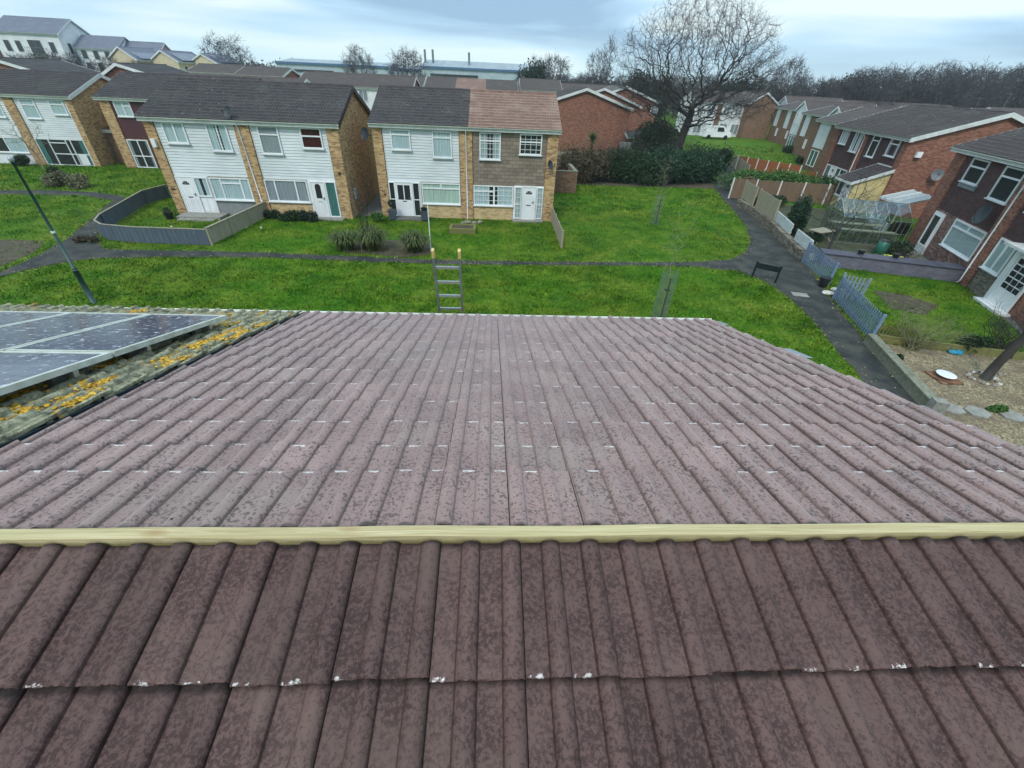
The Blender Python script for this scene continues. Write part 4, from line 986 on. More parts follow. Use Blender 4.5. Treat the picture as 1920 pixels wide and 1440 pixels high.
MB().box(5.66, 8.13, -.04, -.001, -.1, .79).build('infill_panel', 'pale_buff_brick', B)
MB().box(8.16, 10.02, -.045, -.002, 0.0, 2.04).build('door_surround', 'white_plastic', B)
door(B, 8.72, .06, 9.5, 1.97, -.045, 'arch')
for a, c in ((8.24, 8.64), (9.6, 9.98)): window(B, a, .12, c, 1.98, [('h', .46, 0, 1)], -.045, 'net_curtain', 1, grid=(2, 6), fw=.045, sill=False)
downpipe(B, 5.3, -.15, 0, 5.0, -.33); dish(B, (-.42, -.1, 4.5), .3, (-.55, -1, .3), 'dish_dark', (.4, .05, -.1)); dish(B, (10.25, -.42, 3.3), .24, (.75, -.7, .3), 'dish_dark', (-.02, .28, -.05))
b = MB(); b.box(.5, 2.7, -.9, -.05, -.05, .08); b.build('door_step', 'patio', B); MB().box(8.1, 10.05, -.5, -.05, -.05, .08).build('door_step', 'concrete', B)
b = MB(); arch(b, 0, 0, .1, 0, 8); b.v = [(p[0]+.3, -.125, p[2]+1.25) for p in b.v]; b.build('house_number_plate', 'black_trim', B)

# ---- houses at the left, further back
L1 = house('terraced_houses', 'white boarded buff brick terrace at the far left behind the cream bushes', (-46, 41, 0), 0, 13.2, 7.6, 4.93, 6.35, 'buff_brick', 'charcoal_roof_tile', 1, side=.2, barge='white_trim', ridge_y=3.8)
for u0, u1 in ((3.4, 4.0), (8.1, 8.85), (12.75, 13.2)): pier(L1, u0, u1+(.001 if u1 == 13.2 else 0), -.2, 4.7)
boards(L1, 8.9, 12.72, 2.0, 4.74); boards(L1, 4.05, 8.05, 2.0, 4.74); boards(L1, .05, 3.35, 2.0, 4.74)
for a, lo in ((1.0, 3.65), (4.3, 3.65), (6.6, 3.33), (9.28, 3.33), (11.45, 3.65)): window(L1, a, lo, a+1.1, 4.62, [('h', .7, 0, 1)], YW, 'pale_curtain', 1)
window(L1, 4.1, .85, 8.0, 1.95, [('v', .35, 0, 1), ('v', .62, 0, 1)], -.01, 'pale_curtain', .8); MB().box(4.1, 8.05, -.03, -.001, 0, .8).build('infill_panel', 'render_white', L1)
window(L1, 8.92, .02, 12.7, 1.96, [('v', .27, 0, 1), ('v', .62, 0, 1), ('v', .72, 0, 1), ('h', .44, .27, 1), ('h', .85, .27, .6)], -.01, 'green_curtain', .25, sill=False)
MB().box(11.75, 12.4, -.075, -.07, .1, .85).build('door_panel', 'white_plastic', L1)
window(L1, .1, .02, 3.3, 1.95, [('v', .5, 0, 1), ('h', .44, 0, 1)], -.01, 'pale_curtain', .6, sill=False)
L2 = house('terraced_houses', 'brick terrace with maroon panel and glazed door set behind the dark roofed pair', (-30.8, 41.1, 0), 0, 11, 7.6, 4.98, 6.5, 'buff_brick', 'charcoal_roof_tile', 1, side=.2, barge=None, ridge_y=3.8)
pier(L2, -.001, .8, -.2, 4.75); pier(L2, 3.5, 4.1, -.2, 4.75)
MB().box(.82, 3.48, -.03, -.001, 2.15, 4.78).build('cladding', 'maroon_board', L2)
window(L2, 1.05, 3.7, 2.3, 4.72, [('v', .52, 0, 1), ('h', .7, .52, 1)], YW, 'pale_curtain', 1)
window(L2, .85, .03, 2.5, 2.1, [('v', .5, 0, 1), ('h', .42, 0, 1)], -.01, 'grey_curtain', .3, sill=False)
MB().box(2.55, 3.48, -.03, -.001, 0, 2.1).build('infill_panel', 'maroon_board', L2)
lk = house('garage', 'dark brick link building in the gap between the two left terraces', (-32.55, 42.6, 0), 0, 1.7, 4, 2.6, 2.9, 'brown_brick', 'brown_roof_tile', 0, side=0, barge=None, cat='link building')

# ================================================================ right-hand houses
ang1 = math.atan2(-.94, -.34)
R1 = house('terraced_houses', 'nearest red brick house at the right edge with brown hung tiles and white windows', (25.42, 25.41, 0), ang1, 11.8, 8.0, 5.25, 7.0, 'red_brick', 'charcoal_roof_tile', 2, side=.3, barge='white_trim', ridge_y=4.0)
for u0, u1 in ((0, 1.1), (6.28, 7.15), (11.2, 11.8)): pier(R1, u0-(.001 if u0 == 0 else 0), u1, -.2, 5.05, mat='red_brick')
MB().box(1.13, 6.26, -.03, -.001, 2.38, 5.06).build('hung_tiles', 'brown_hung_tile', R1)
MB().box(7.17, 11.18, -.03, -.001, 2.46, 5.06).build('hung_tiles', 'brown_hung_tile', R1)
window(R1, 1.78, 3.88, 3.28, 4.97, [('h', .66, 0, 1)], YW, 'net_curtain', 0); MB().box(1.75, 3.3, -.09, -.031, 3.62, 3.8).build('sill_flashing', 'lead_sheet', R1)
window(R1, 4.6, 3.58, 6.1, 4.97, [('h', .70, 0, 1)], YW, None, 0)
window(R1, 7.6, 3.58, 9.0, 4.97, [('h', .70, 0, 1)], YW, None, 0); window(R1, 9.7, 3.58, 10.9, 4.97, [('h', .70, 0, 1)], YW, None, 0)
MB().box(1.15, 6.26, -.03, -.001, 0, 2.36).build('infill_panel', 'mottled_brick', R1)
door(R1, 1.28, .1, 2.2, 2.2, -.03, 'plain'); 
window(R1, 1.3, .45, 2.18, 2.14, (), -.08, None, 0, sill=False, fw=.075)
MB().box(1.1, 2.4, -.65, -.04, -.05, .1).build('door_step', 'concrete', R1)
window(R1, 3.35, 1.0, 6.2, 2.32, [('h', .74, 0, 1), ('v', .5, .74, 1)], YW, 'net_curtain', 1, fw=.08)
b, rr_ = leaf_cloud([((4.3, -.055, 1.25), (.35, .008, .14)), ((5.3, -.055, 1.22), (.4, .008, .12))], 90, .05, 3)
downpipe(R1, 6.6, -.15, 0, 5.1, -.33)
window(R1, 7.25, 1.07, 8.5, 2.42, [('v', .5, 0, 1)], YW, 'net_curtain', 1, fw=.08); MB().box(7.17, 8.52, -.04, -.001, 0, 1.0).build('infill_panel', 'stone_block', R1)
MB().box(8.56, 8.85, -.06, -.001, 0, 2.42).build('door_surround', 'white_plastic', R1)
door(R1, 8.95, .05, 10.3, 2.3, -.03, 'grid'); MB().box(8.7, 10.6, -.5, -.04, -.02, .1).build('door_step', 'white_trim', R1)
MB().box(8.6, 10.9, -.7, -.03, 2.44, 2.54).build('door_canopy', 'white_trim', R1)
dish(R1, (5.75, -.5, 3.05), .42, (.1, -1, .25), 'dish_dark', (.05, .4, -.05))

d2 = Vector((-.1886, -.982)); ang2 = math.atan2(d2.y, d2.x)
R2 = house('terraced_houses', 'red brick end house with big blank gable, white bargeboards and yellow porch', (30.92, 43.3, 0), ang2, 10.85, 9.8, 5.05, 6.78, 'red_brick', 'charcoal_roof_tile', 2, side=.22, barge='white_trim', ridge_y=4.9)
for u0, u1 in ((0, .7), (4.7, 5.4), (10.2, 10.85)): pier(R2, u0-(.001 if u0 == 0 else 0), u1, -.2, 4.85, mat='red_brick')
for u0, u1 in ((.73, 4.67), (5.43, 10.17)): MB().box(u0, u1, -.03, -.001, 2.12, 4.84).build('hung_tiles', 'brown_hung_tile', R2)
window(R2, 1.1, 3.77, 2.35, 4.85, [('v', .36, 0, 1), ('v', .68, 0, 1)], YW, 'pale_curtain', 1)
window(R2, 3.35, 3.42, 4.55, 4.85, [('v', .36, 0, 1), ('v', .68, 0, 1)], YW, 'pale_curtain', .8)
window(R2, 6.15, 3.4, 7.2, 4.86, [('h', .76, 0, 1)], YW, None, 0); window(R2, 8.55, 3.75, 9.8, 4.86, [('h', .7, 0, 1)], YW, 'grey_curtain', .5)
door(R2, 1.75, .05, 2.6, 2.05, -.03, 'panel'); window(R2, .75, .3, 1.68, 2.08, (), -.03, 'green_curtain', 1); window(R2, 2.7, .3, 4.6, 2.08, [('v', .4, 0, 1)], -.03, 'green_curtain', .8)
window(R2, 5.5, .7, 7.9, 2.0, [('v', .5, 0, 1)], -.01, 'net_curtain', 1)
downpipe(R2, 5.05, -.15, 0, 4.95, -.33)
b = MB(); b.box(10.88, 11.1, .55, .9, 3.95, 4.3); b.build('alarm_box', 'white_plastic', R2)
o = dish(R2, (11.25, 2.4, 3.0), .34, (1, -.35, .3), 'dish_grey', (-.35, 0, -.05))
# lean-to porch
b = MB(); u0, u1, dp = 8.35, 10.6, 2.2
b.v = [(u0, 0, 0), (u0, -dp, 0), (u0, -dp, 2.1), (u0, 0, 3.0), (u1, 0, 0), (u1, -dp, 0), (u1, -dp, 2.1), (u1, 0, 3.0)]
b.f = [(0, 1, 2, 3), (4, 7, 6, 5), (1, 5, 6, 2)]; b.m = [0]*3; pw = b.build('porch', 'render_yellow', R2)
L = math.hypot(dp+.35, 1.05); U_ = ((dp+.35)/L, 1.05/L); m2, _ = tile_slope(u0-.15, u1+.15, (-dp-.35, 2.08), U_, (-U_[1], U_[0]), reg_courses(L), res=3, t=.022, seed=3)
m2.build('porch_roof', 'charcoal_roof_tile', pw)
b = MB()
for x in (u0-.16, u1+.13): b.hexa([(x, -dp-.36, 1.9), (x+.03, -dp-.36, 1.9), (x+.03, 0, 2.93), (x, 0, 2.93), (x, -dp-.36, 2.1), (x+.03, -dp-.36, 2.1), (x+.03, 0, 3.16), (x, 0, 3.16)])
b.box(u0-.13, u1+.13, -dp-.37, -dp-.345, 1.92, 2.08); b.box(u0-.13, u1+.13, -.06, -.032, 3.08, 3.2); b.build('porch_trim', 'white_trim', pw)
door(pw, u0+1.1, .05, u0+1.95, 2.0, -dp, 'panel'); window(pw, u0+.15, .9, u0+1.0, 2.0, (), -dp, 'dark_interior' if False else None, 0)
# glazed lean-to between the two houses, beside R1
co = thing('conservatory', 'small lean-to glasshouse with pale plastic roof against the brick gable', 'conservatory', (27.0, 28.6, 0), ang2)
b = MB(); b.hexa([(-1.2, -1.0, 1.75), (1.2, -1.0, 1.75), (1.2, .8, 2.3), (-1.2, .8, 2.3), (-1.2, -1.0, 1.79), (1.2, -1.0, 1.79), (1.2, .8, 2.34), (-1.2, .8, 2.34)]); b.build('roof_panel', 'polycarbonate', co)
b = MB()
for x in (-1.2, -.4, .4, 1.17): b.beam((x, -1.0, 1.82), (x, .8, 2.37), .05, .05); b.beam((x, -.98, 0), (x, -.98, 1.78), .06, .06)
b.box(-1.2, 1.2, -1.03, -.96, 1.7, 1.76); b.box(-1.2, 1.2, -1.01, -.95, 0, .6); b.build('frame', 'white_trim', co)
MB().quad((-1.2, -.97, .6), (1.2, -.97, .6), (1.2, -.97, 1.7), (-1.2, -.97, 1.7)).build('glass_pane', 'greenhouse_glass', co)

# ---- greenhouse
gh = thing('greenhouse', 'glass greenhouse with pitched roof in the soil garden behind the lavender wall', 'greenhouse', (20.7, 25.4, 0), rad(-14))
W_, L_, E1, R_ = 2.5, 3.6, 1.5, 2.25; f = MB(); g_ = MB(); lw = .03
xs_ = [i*L_/6 for i in range(7)]
for x in xs_:
    for y in (0, W_): f.beam((x, y, 0), (x, y, E1), lw, lw)
    f.beam((x, 0, E1), (x, W_/2, R_), lw, lw, (1, 0, 0)); f.beam((x, W_, E1), (x, W_/2, R_), lw, lw, (1, 0, 0))
for y in (0, W_): f.beam((0, y, E1), (L_, y, E1), lw, lw); f.beam((0, y, .05), (L_, y, .05), lw*1.6, lw*3); f.beam((0, y, .8), (L_, y, .8), lw*.7, lw*.7)
f.beam((0, W_/2, R_), (L_, W_/2, R_), lw*1.3, lw*1.3)
for x in (0, L_):
    for k in range(1, 5): y = W_*k/5; f.beam((x, y, 0), (x, y, E1+(R_-E1)*(1-abs(y-W_/2)/(W_/2))), lw, lw)
    f.beam((x, 0, E1), (x, W_, E1), lw, lw, (0, 0, 1)); f.beam((x, 0, .05), (x, W_, .05), lw, lw*3)
f.build('frame', 'aluminium', gh)
for y in (-.005, W_+.005): g_.quad((0, y, .05), (L_, y, .05), (L_, y, E1), (0, y, E1))
for a, c in ((-.005, W_/2), (W_+.005, W_/2)): g_.quad((0, a, E1+.02), (L_, a, E1+.02), (L_, c, R_+.02), (0, c, R_+.02))
for x in (-.005, L_+.005): g_.quad((x, 0, .05), (x, W_, .05), (x, W_, E1), (x, W_/2, R_), (x, 0, E1))
g_.build('glass_pane', 'greenhouse_glass', gh)
b = MB(); b.box(.2, L_-.3, .15, .65, .72, .76); b.box(.2, L_-.3, W_-.65, W_-.15, .72, .76)
for x in (.25, L_/2, L_-.35):
    for y in (.2, .6, W_-.6, W_-.2): b.box(x, x+.04, y, y+.04, 0, .72)
b.build('staging', 'weathered_fence', gh)

# ---- lavender wall with slab coping
lw_ = thing('garden_wall', 'low lavender painted brick wall with wide slab coping', 'garden wall', (17.2, 21.25, 0), math.atan2(-2.1, 6.4)); Lw = 6.75
MB().box(0, Lw, 0, .78, -.1, .62).build('wall', 'lavender_brick', lw_)
simple('purple_slab', (.085, .085, .115), (.06, .06, .085), 3, .55, bump=.2)
for i in range(4):
    a = -.05+(Lw+.1)*i/4; MB().box(a, a+(Lw+.1)/4-.03, -.05, .83, .622, .67).build('coping', 'purple_slab', lw_)
# ---- stone wall along the path with its panels, pickets
def run(p, q): d = Vector(q)-Vector(p); return d.length, math.atan2(d.y, d.x)
SW = [Vector(G(*p)[:2]) for p in ((1378, 385), (1405, 401), (1437, 427), (1465, 457), (1499, 490))]
sw = thing('garden_wall', 'low mossy stone wall running beside the right path', 'garden wall', (SW[0].x, SW[0].y, 0)); b = MB(); rg = random.Random(6)
for i in range(4):
    p, q = SW[i]-SW[0], SW[i+1]-SW[0]; n = max(2, int((q-p).length/.35))
    for k in range(n):
        for lv in range(3):
            a = p+(q-p)*((k+.5*(lv % 2))/n); c = p+(q-p)*((k+1+.5*(lv % 2))/n-.01); w = .17+rg.uniform(-.02, .02); nn_ = Vector(((q-p).y, -(q-p).x)).normalized()*-w
            z0, z1 = lv*.16, (lv+1)*.16-.008+rg.uniform(-.01, .005); a = a+Vector((.2, 0)); c = c+Vector((.2, 0))
            b.hexa([(a.x-nn_.x, a.y-nn_.y, z0), (c.x-nn_.x, c.y-nn_.y, z0), (c.x+nn_.x, c.y+nn_.y, z0), (a.x+nn_.x, a.y+nn_.y, z0), (a.x-nn_.x*.94, a.y-nn_.y*.94, z1), (c.x-nn_.x*.94, c.y-nn_.y*.94, z1), (c.x+nn_.x*.94, c.y+nn_.y*.94, z1), (a.x+nn_.x*.94, a.y+nn_.y*.94, z1)])
b.build('stonework', 'stone_block', sw)
def fence_run(name, label, p, q, h, mat, group=None, z0=0.05, post='white_trim', bays=None, thick=.03, boards_=True, post_w=.09, rail=None, cat='fence', lean=0):
    L, a = run(p, q); t = thing(name, label, cat, (p[0], p[1], 0), a, group); bays = bays or max(1, round(L/1.83)); w = L/bays; rg = random.Random(int(L*100))
    for i in range(bays):
        b = MB(); x0, x1 = i*w+post_w/2, (i+1)*w-post_w/2
        if boards_:
            n = max(2, int((x1-x0)/.115)); bw = (x1-x0)/n
            for k in range(n): b.box(x0+k*bw, x0+(k+1)*bw-.006, -thick/2+.006*(k % 2), thick/2+.006*(k % 2), z0, z0+h-rg.uniform(0, .02))
        else: b.box(x0, x1, -thick/2, thick/2, z0, z0+h)
        b.box(x0, x1, thick/2+.008, thick/2+.05, z0+.15, z0+.22); b.box(x0, x1, thick/2+.008, thick/2+.05, z0+h-.25, z0+h-.18)
        b.build('fence_panel', mat, t)
        if rail: MB().box(i*w, (i+1)*w-.004, -.05, .07, z0+h+.002, z0+h+.03).build('capping_rail', rail, t)
    for i in range(bays+1): MB().box(i*w-post_w/2, i*w+post_w/2, -.05, .05, 0, z0+h+.05).build('post', post, t)
    return t
# curved fence around A's garden
FA = [(-21.6, 31.3), (-21.9, 29.5), (-20.5, 24.0), (-19.95, 22.9), (-19.2, 22.3), (-17.65, 22.0), (-14.05, 21.9)]
fa = thing('garden_fence', 'dark blue grey board fence curving round the left front garden', 'fence', (-20, 24, 0))
rg = random.Random(4)
for i in range(len(FA)-1):
    p, q = Vector(FA[i])-Vector((-20, 24)), Vector(FA[i+1])-Vector((-20, 24)); L = (q-p).length; n = max(2, int(L/.12)); d = (q-p)/L; nn_ = Vector((d.y, -d.x)); b = MB()
    for k in range(n):
        a = p+d*(L*k/n); c = p+d*(L*(k+1)/n-.008); o_ = nn_*(.008*(k % 2)); z1 = .76+rg.uniform(-.012, .012)
        b.hexa([(*(a+o_-nn_*.012), .02), (*(c+o_-nn_*.012), .02), (*(c+o_+nn_*.012), .02), (*(a+o_+nn_*.012), .02), (*(a+o_-nn_*.012), z1), (*(c+o_-nn_*.012), z1), (*(c+o_+nn_*.012), z1), (*(a+o_+nn_*.012), z1)])
    b.build('fence_panel', 'blue_grey_fence', fa); c = MB(); c.beam((*p, .79), (*q, .79), .07, .03); c.build('capping_rail', 'weathered_fence', fa)
    c = MB(); c.box(p.x-.045+nn_.x*-.06, p.x+.045+nn_.x*-.06, p.y-.045-nn_.y*.06, p.y+.045-nn_.y*.06, 0, .78); c.build('post', 'blue_grey_fence', fa)
fence_run('garden_fence', 'weathered board fence dividing the two front gardens of the left pair', (-14.0, 21.95), (-13.55, 27.3), .78, 'weathered_fence', post='weathered_fence', rail='weathered_fence', bays=3)
fence_run('garden_fence', 'leaning low grey fence at the right end of the centre houses', (3.78, 28.0), (3.75, 22.9), .85, 'weathered_fence', post='weathered_fence', bays=3)
# panels on the stone wall
o3 = [G(1382, 378)[:2], G(1405, 401)[:2], G(1437, 427)[:2]]
for (p, q, lb) in ((G(1383, 383)[:2], G(1402, 398)[:2], 'short grey lattice fence panel on the stone wall, furthest along the path'), (G(1408, 402)[:2], G(1440, 428)[:2], 'grey lattice fence panel on the stone wall beside the dark gap')):
    p = (p[0]+.15, p[1]); q = (q[0]+.15, q[1]); fence_run('fence_panel', lb, p, q, 1.2, 'weathered_fence', z0=.5, post='weathered_fence', bays=1)
def pickets(name, label, p, q, h, mat, gap=.15, w=.07, z0=.05, gate=False, pointed=True, z_up=0, group=None, rails=(.2, .75), posts=True, cat='fence'):
    L, a = run(p, q); t = thing(name, label, cat, (p[0], p[1], z_up), a, group); n = max(2, int(L/gap)); b = MB()
    for k in range(n+1):
        x = L*k/n; b.box(x-w/2, x+w/2, -.012, .012, z0, z0+h)
        if pointed: i = len(b.v); b.v.extend([(x-w/2, -.012, z0+h+.001), (x+w/2, -.012, z0+h+.001), (x, -.012, z0+h+.06), (x-w/2, .012, z0+h+.001), (x+w/2, .012, z0+h+.001), (x, .012, z0+h+.06)]); b.f += [(i, i+1, i+2), (i+3, i+5, i+4), (i, i+2, i+5, i+3), (i+1, i+4, i+5, i+2)]; b.m += [0]*4
    b.build('pickets', mat, t)
    for zf in rails: MB().box(-.02, L+.02, .014, .05, z0+h*zf-.03, z0+h*zf+.03).build('rail', mat, t)
    if gate: MB().beam((0, .065, z0+h*.2), (L, .065, z0+h*.75), .03, .05).build('brace', mat, t)
    if posts:
        for x in (-.06, L+.06): MB().box(x-.04, x+.04, -.04, .06, 0, z0+h+.08).build('post', mat, t)
    return t
def P2(x, y, dx=0.0, dy=0.0): g_ = G(x, y); return (g_.x+dx, g_.y+dy)
pickets('picket_fence', 'white picket fence on the stone wall left of the dark conifer', P2(1440, 428, .25), P2(1466, 456, .25), .55, 'white_paint', .085, .075, z_up=.46, posts=False)
pickets('picket_fence', 'white picket fence on the stone wall right of the dark conifer', P2(1474, 466, .25), P2(1500, 490, .25), .55, 'white_paint', .085, .075, z_up=.46, posts=False)
pickets('picket_fence', 'blue picket fence beside the path above the open gate', P2(1500, 493, .12), P2(1545, 534, .12), .95, 'blue_paint', .17, .07)
pickets('picket_fence', 'long blue picket fence beside the path below the open gate', P2(1557, 562, .12), P2(1622, 638, .12), .95, 'blue_paint', .17, .07)
pickets('garden_gate', 'pale blue picket gate standing open into the lawn garden', P2(1560, 556, .15), P2(1602, 566, .1), .95, 'gate_paint', .13, .07, gate=True, cat='gate')
cw = thing('garden_wall', 'low concrete edging wall beside the gravel garden', 'garden wall', (13.75, 13.1, 0), math.atan2(-3.9, -1.05))
for i in range(3):
    a = i*1.36; b = MB(); b.box(a, a+1.345, -.13, .13, -.02, .33+.01*(i % 2)); b.box(a+.01, a+1.335, -.15, .15, .335, .39); b.build('slab', 'mossy_concrete', cw)
MB().box(4.09, 4.35, -.17, .17, 0, .5).build('end_block', 'concrete', cw)
sl = thing('timber_edging', 'low mossy sleeper edging between lawn and gravel', 'edging', (0, 0, 0)); sp_ = [(14.2, 13.25), (15.1, 12.95), (16.45, 12.62), (17.6, 12.35), (19.8, 11.8)]
for i in range(4):
    b = MB(); b.beam((*sp_[i], .14), (sp_[i+1][0]-.02, sp_[i+1][1], .14), .1, .28); b.build('sleeper', 'mossy_sleeper', sl)
pickets('picket_fence', 'short yellowish picket fence behind the bare bush', (14.35, 13.6), (15.6, 13.25), .45, 'mossy_sleeper', .11, .06, posts=False)

# fences further up the right side
fence_run('garden_fence', 'orange board fence with white posts across the far gardens', P2(1378, 318), (30.8, 46.2), 1.1, 'orange_fence', bays=6, z0=.25, boards_=False)
fence_run('garden_fence', 'grey board fence along the path beside the orange fence', P2(1372, 312), P2(1398, 335), 1.2, 'weathered_fence', bays=2, post='weathered_fence')
fence_run('garden_fence', 'brown board fence with pale posts behind the stone wall garden', (19.4, 36.8), (28.5, 35.4), 1.45, 'brown_fence', bays=5)
fence_run('garden_fence', 'brown fence with pale rails beside the green hedge', (26.6, 45.2), (31.5, 44.6), 1.0, 'orange_fence', bays=3, boards_=False)
# ================================================================ brick houses behind the hedge
C1 = house('house', 'nearest red brick house with blank gable behind the bramble hedge', (15.8, 58, 0), rad(90), 9, 10.6, 5.0, 6.75, 'red_brick', 'charcoal_roof_tile', 1, side=.25, barge='white_trim', ridge_y=5.3)
C2 = house('house', 'middle red brick house stepping back behind the blank gable', (19.3, 66.5, 0), rad(90), 8, 10.0, 4.95, 6.75, 'red_brick', 'brown_roof_tile', 1, side=.25, barge='white_trim', ridge_y=5)
C3 = house('house', 'furthest red brick house of the stepped row with window beside the oak', (24.6, 76, 0), rad(90), 9, 10.0, 5.2, 7.0, 'red_brick', 'brown_roof_tile', 0, side=.25, barge='white_trim', ridge_y=5)
o = window(C3, 0, 3.6, 1.1, 4.7, [('h', .6, 0, 1)], 0, 'grey_curtain', 1, simple_=True); turn(o, (-.04, .8, 0), rad(-90))
window(C3, 1.2, 3.4, 2.4, 4.8, (), -.01, 'grey_curtain', 1, simple_=True)
E0 = house('house_extension', 'low brick extension with flat dark roof beside the blank gable', (15.9, 57.0, 0), 0, 2.6, 3, 2.35, 2.75, 'brown_brick', 'charcoal_roof_tile', 0, side=.25, barge='white_trim', ridge_y=1.5, cat='extension')
window(E0, .6, 1.5, 1.5, 2.0, (), -.01, None, 0, simple_=True)
D1 = house('terraced_houses', 'white fronted terrace seen through the oak branches', (36.3, 90, 0), 0, 9.2, 8, 5.2, 6.8, 'render_white', 'brown_roof_tile', 0, side=.1, barge=None, ridge_y=4)
for a in (.4, 2.2, 5.2, 7.4): window(D1, a, 3.3, a+1.2, 4.7, [('v', .5, 0, 1)], -.01, 'grey_curtain', 1, simple_=True); window(D1, a, .4, a+1.5, 2.0, [('v', .5, 0, 1)], -.01, 'grey_curtain', 1, simple_=True)
MB().box(4.0, 4.9, -.05, -.001, 0, 5).build('brick_pier', 'brown_brick', D1)
D2 = house('house', 'dark brick gabled house right of the oak trunk', (49.8, 88, 0), rad(90), 9, 4.6, 5.4, 7.0, 'brown_brick', 'brown_roof_tile', 0, side=.2, barge='white_trim', ridge_y=2.3)
# white boarded gable fronts beside the right-hand row
def gable_front(label, cx, cy, W, D, ze, zr, facing=ang2):
    """gable end faces the path: ridge runs away from it"""
    f = Vector((math.cos(facing), math.sin(facing))); out = Vector((math.sin(facing), -math.cos(facing)))
    # local x runs away from the path (= -out); local -y is f turned
    rz = math.atan2(-out.y, -out.x); c = Vector((cx, cy))+f*0
    t = house('terraced_house', label, (c.x+math.sin(rz)*W/2, c.y-math.cos(rz)*W/2, 0), rz, D, W, ze, zr, 'brown_brick', 'brown_roof_tile', 0, side=.2, barge='white_trim', ridge_y=W/2, group='white boarded gable fronts of the right row', ov=.2)
    k = lambda o: turn(o, (-.02, W, 0), rad(-90))
    b = MB(); w = W-.3; b.v = [(.15, 0, 2.1), (.15+w, 0, 2.1), (.15+w, 0, ze+.02), (W/2, 0, zr-.2), (.15, 0, ze+.02)]; b.v += [(p[0], -.04, p[2]) for p in b.v]
    b.f = [(5, 6, 7, 8, 9), (0, 4, 3, 2, 1)]+[(i, (i+1) % 5, (i+1) % 5+5, i+5) for i in range(5)]; b.m = [0]*7; k(b.build('cladding', 'white_board', t))
    k(window(t, .7, 3.5, 1.5, 4.8, [('v', .5, 0, 1)], -.05, 'grey_curtain', 1, simple_=True)); k(window(t, W-1.5, 3.3, W-.7, 4.8, [('v', .5, 0, 1)], -.05, 'grey_curtain', 1, simple_=True))
    k(window(t, .5, .2, W-.6, 2.0, [('v', .33, 0, 1), ('v', .66, 0, 1)], 0, 'green_curtain', 1, simple_=True)); return t
gable_front('nearest white boarded gable front of the right-hand row', 40.2, 57.6, 3.7, 9, 5.0, 6.15)
gable_front('middle white boarded gable front of the right-hand row', 44.6, 71.5, 3.9, 9, 5.2, 6.3)
gable_front('furthest white boarded gable front of the right-hand row', 52.2, 90, 5.0, 9, 5.3, 6.6)
for lb, x, y, W_ in (('brick house set between the nearest and middle white gables', 42.2, 69.0, 9.2), ('brick house set between the middle and furthest white gables', 48.2, 87, 13)):
    t = house('terraced_house', lb, (x+1.2, y, 0), ang2, W_, 7, 5.0, 6.0, 'brown_brick', 'brown_roof_tile', 0, side=.1, barge='white_trim', ridge_y=3.5, group='brick houses of the right row')
    for a in (1.2, 6.0): MB().box(a, a+1.6, -.05, -.001, 2.3, 4.9).build('cladding', 'white_board', t); window(t, a+2.4, 1.0, a+3.0, 2.1, (), -.01, 'white_curtain', 1, simple_=True)
t = house('terraced_house', 'house with dark roof set behind the porch house, beside the nearest white gable', (36.5, 54.8, 0), ang2, 9.5, 8, 4.9, 6.3, 'brown_brick', 'brown_roof_tile', 0, side=.1, barge='white_trim', ridge_y=4, group='brick houses of the right row')
window(t, 1.0, .5, 3.0, 2.1, [('v', .5, 0, 1)], -.01, 'green_curtain', 1, simple_=True); MB().box(.8, 3.4, -.05, -.001, 2.3, 4.7).build('cladding', 'white_board', t)
# roofs behind the right-hand row
for i, (x, y, W_, lb, r_) in enumerate(((58, 66, 16, 'brown roofed terrace behind the porch house, left one', 0), (78, 76, 22, 'brown roofed terrace behind the porch house, right one', 0), (70, 100, 26, 'long brown roofed terrace below the right woodland', 0), (100, 95, 26, 'far right brown roofed terrace below the woodland', 0))):
    t = house('terraced_houses', lb, (x, y, 0), r_, W_, 8, 4.6, 6.2, 'red_brick', 'brown_roof_tile', 0, side=.2, barge='white_trim', ridge_y=4)
    for a in (1, 5, 9, 13): window(t, a, 3.2, a+1.5, 4.4, (), -.01, 'grey_curtain', 1, simple_=True)

# ================================================================ far houses beyond pairs A and B
def far_row(lb, x0, x1, y, ze, zr, roof='brown_roof_tile', wall='render_white', gable='red_brick', n=4, side=.2, roofs=None, wins=True, D=8):
    t = house('terraced_houses', lb, (x0, y, 0), 0, x1-x0, D, ze, zr, gable, roof, 0, side=side, barge='white_trim', ridge_y=D/2, roofs=roofs)
    if wall: MB().box(.25, x1-x0-.25, -.04, -.001, 2.2, ze-.22).build('cladding', wall, t)
    if wins:
        for k in range(n):
            for q in (.12, .58): a = (x1-x0)*(k+q)/n; window(t, a, ze-1.6, a+1.15, ze-.35, [('v', .5, 0, 1)], -.05, 'grey_curtain', 1, simple_=True)
    return t
M3 = far_row('long dark roofed white terrace seen over and between the two front pairs', -25.9, -11.0, 70, 5.62, 6.95, n=3)
far_row('dark roofed white terrace with brick gable behind the left roofs', -38.4, -31.7, 80, 6.2, 7.25, n=2)
far_row('small dark roofed terrace left of the white terrace with brick gable', -47.5, -39.2, 84, 6.25, 7.3, n=2)
far_row('low dark roofed row just behind the left charcoal ridge', -38, -22, 58, 4.9, 6.35, n=3, wins=False)
far_row('brown and pink roofed brick terrace beyond the pink roof', -9.7, 3.4, 75, 5.85, 7.0, wall=None, n=3, roofs=[(-.2, 4.2, 'brown_roof_tile'), (4.21, 8.6, 'pinkish_roof_tile'), (8.61, 13.3, 'brown_roof_tile')])
far_row('brown roofed brick terrace left of the blank gable', 4.2, 10.2, 78, 5.95, 7.35, wall=None, n=2)
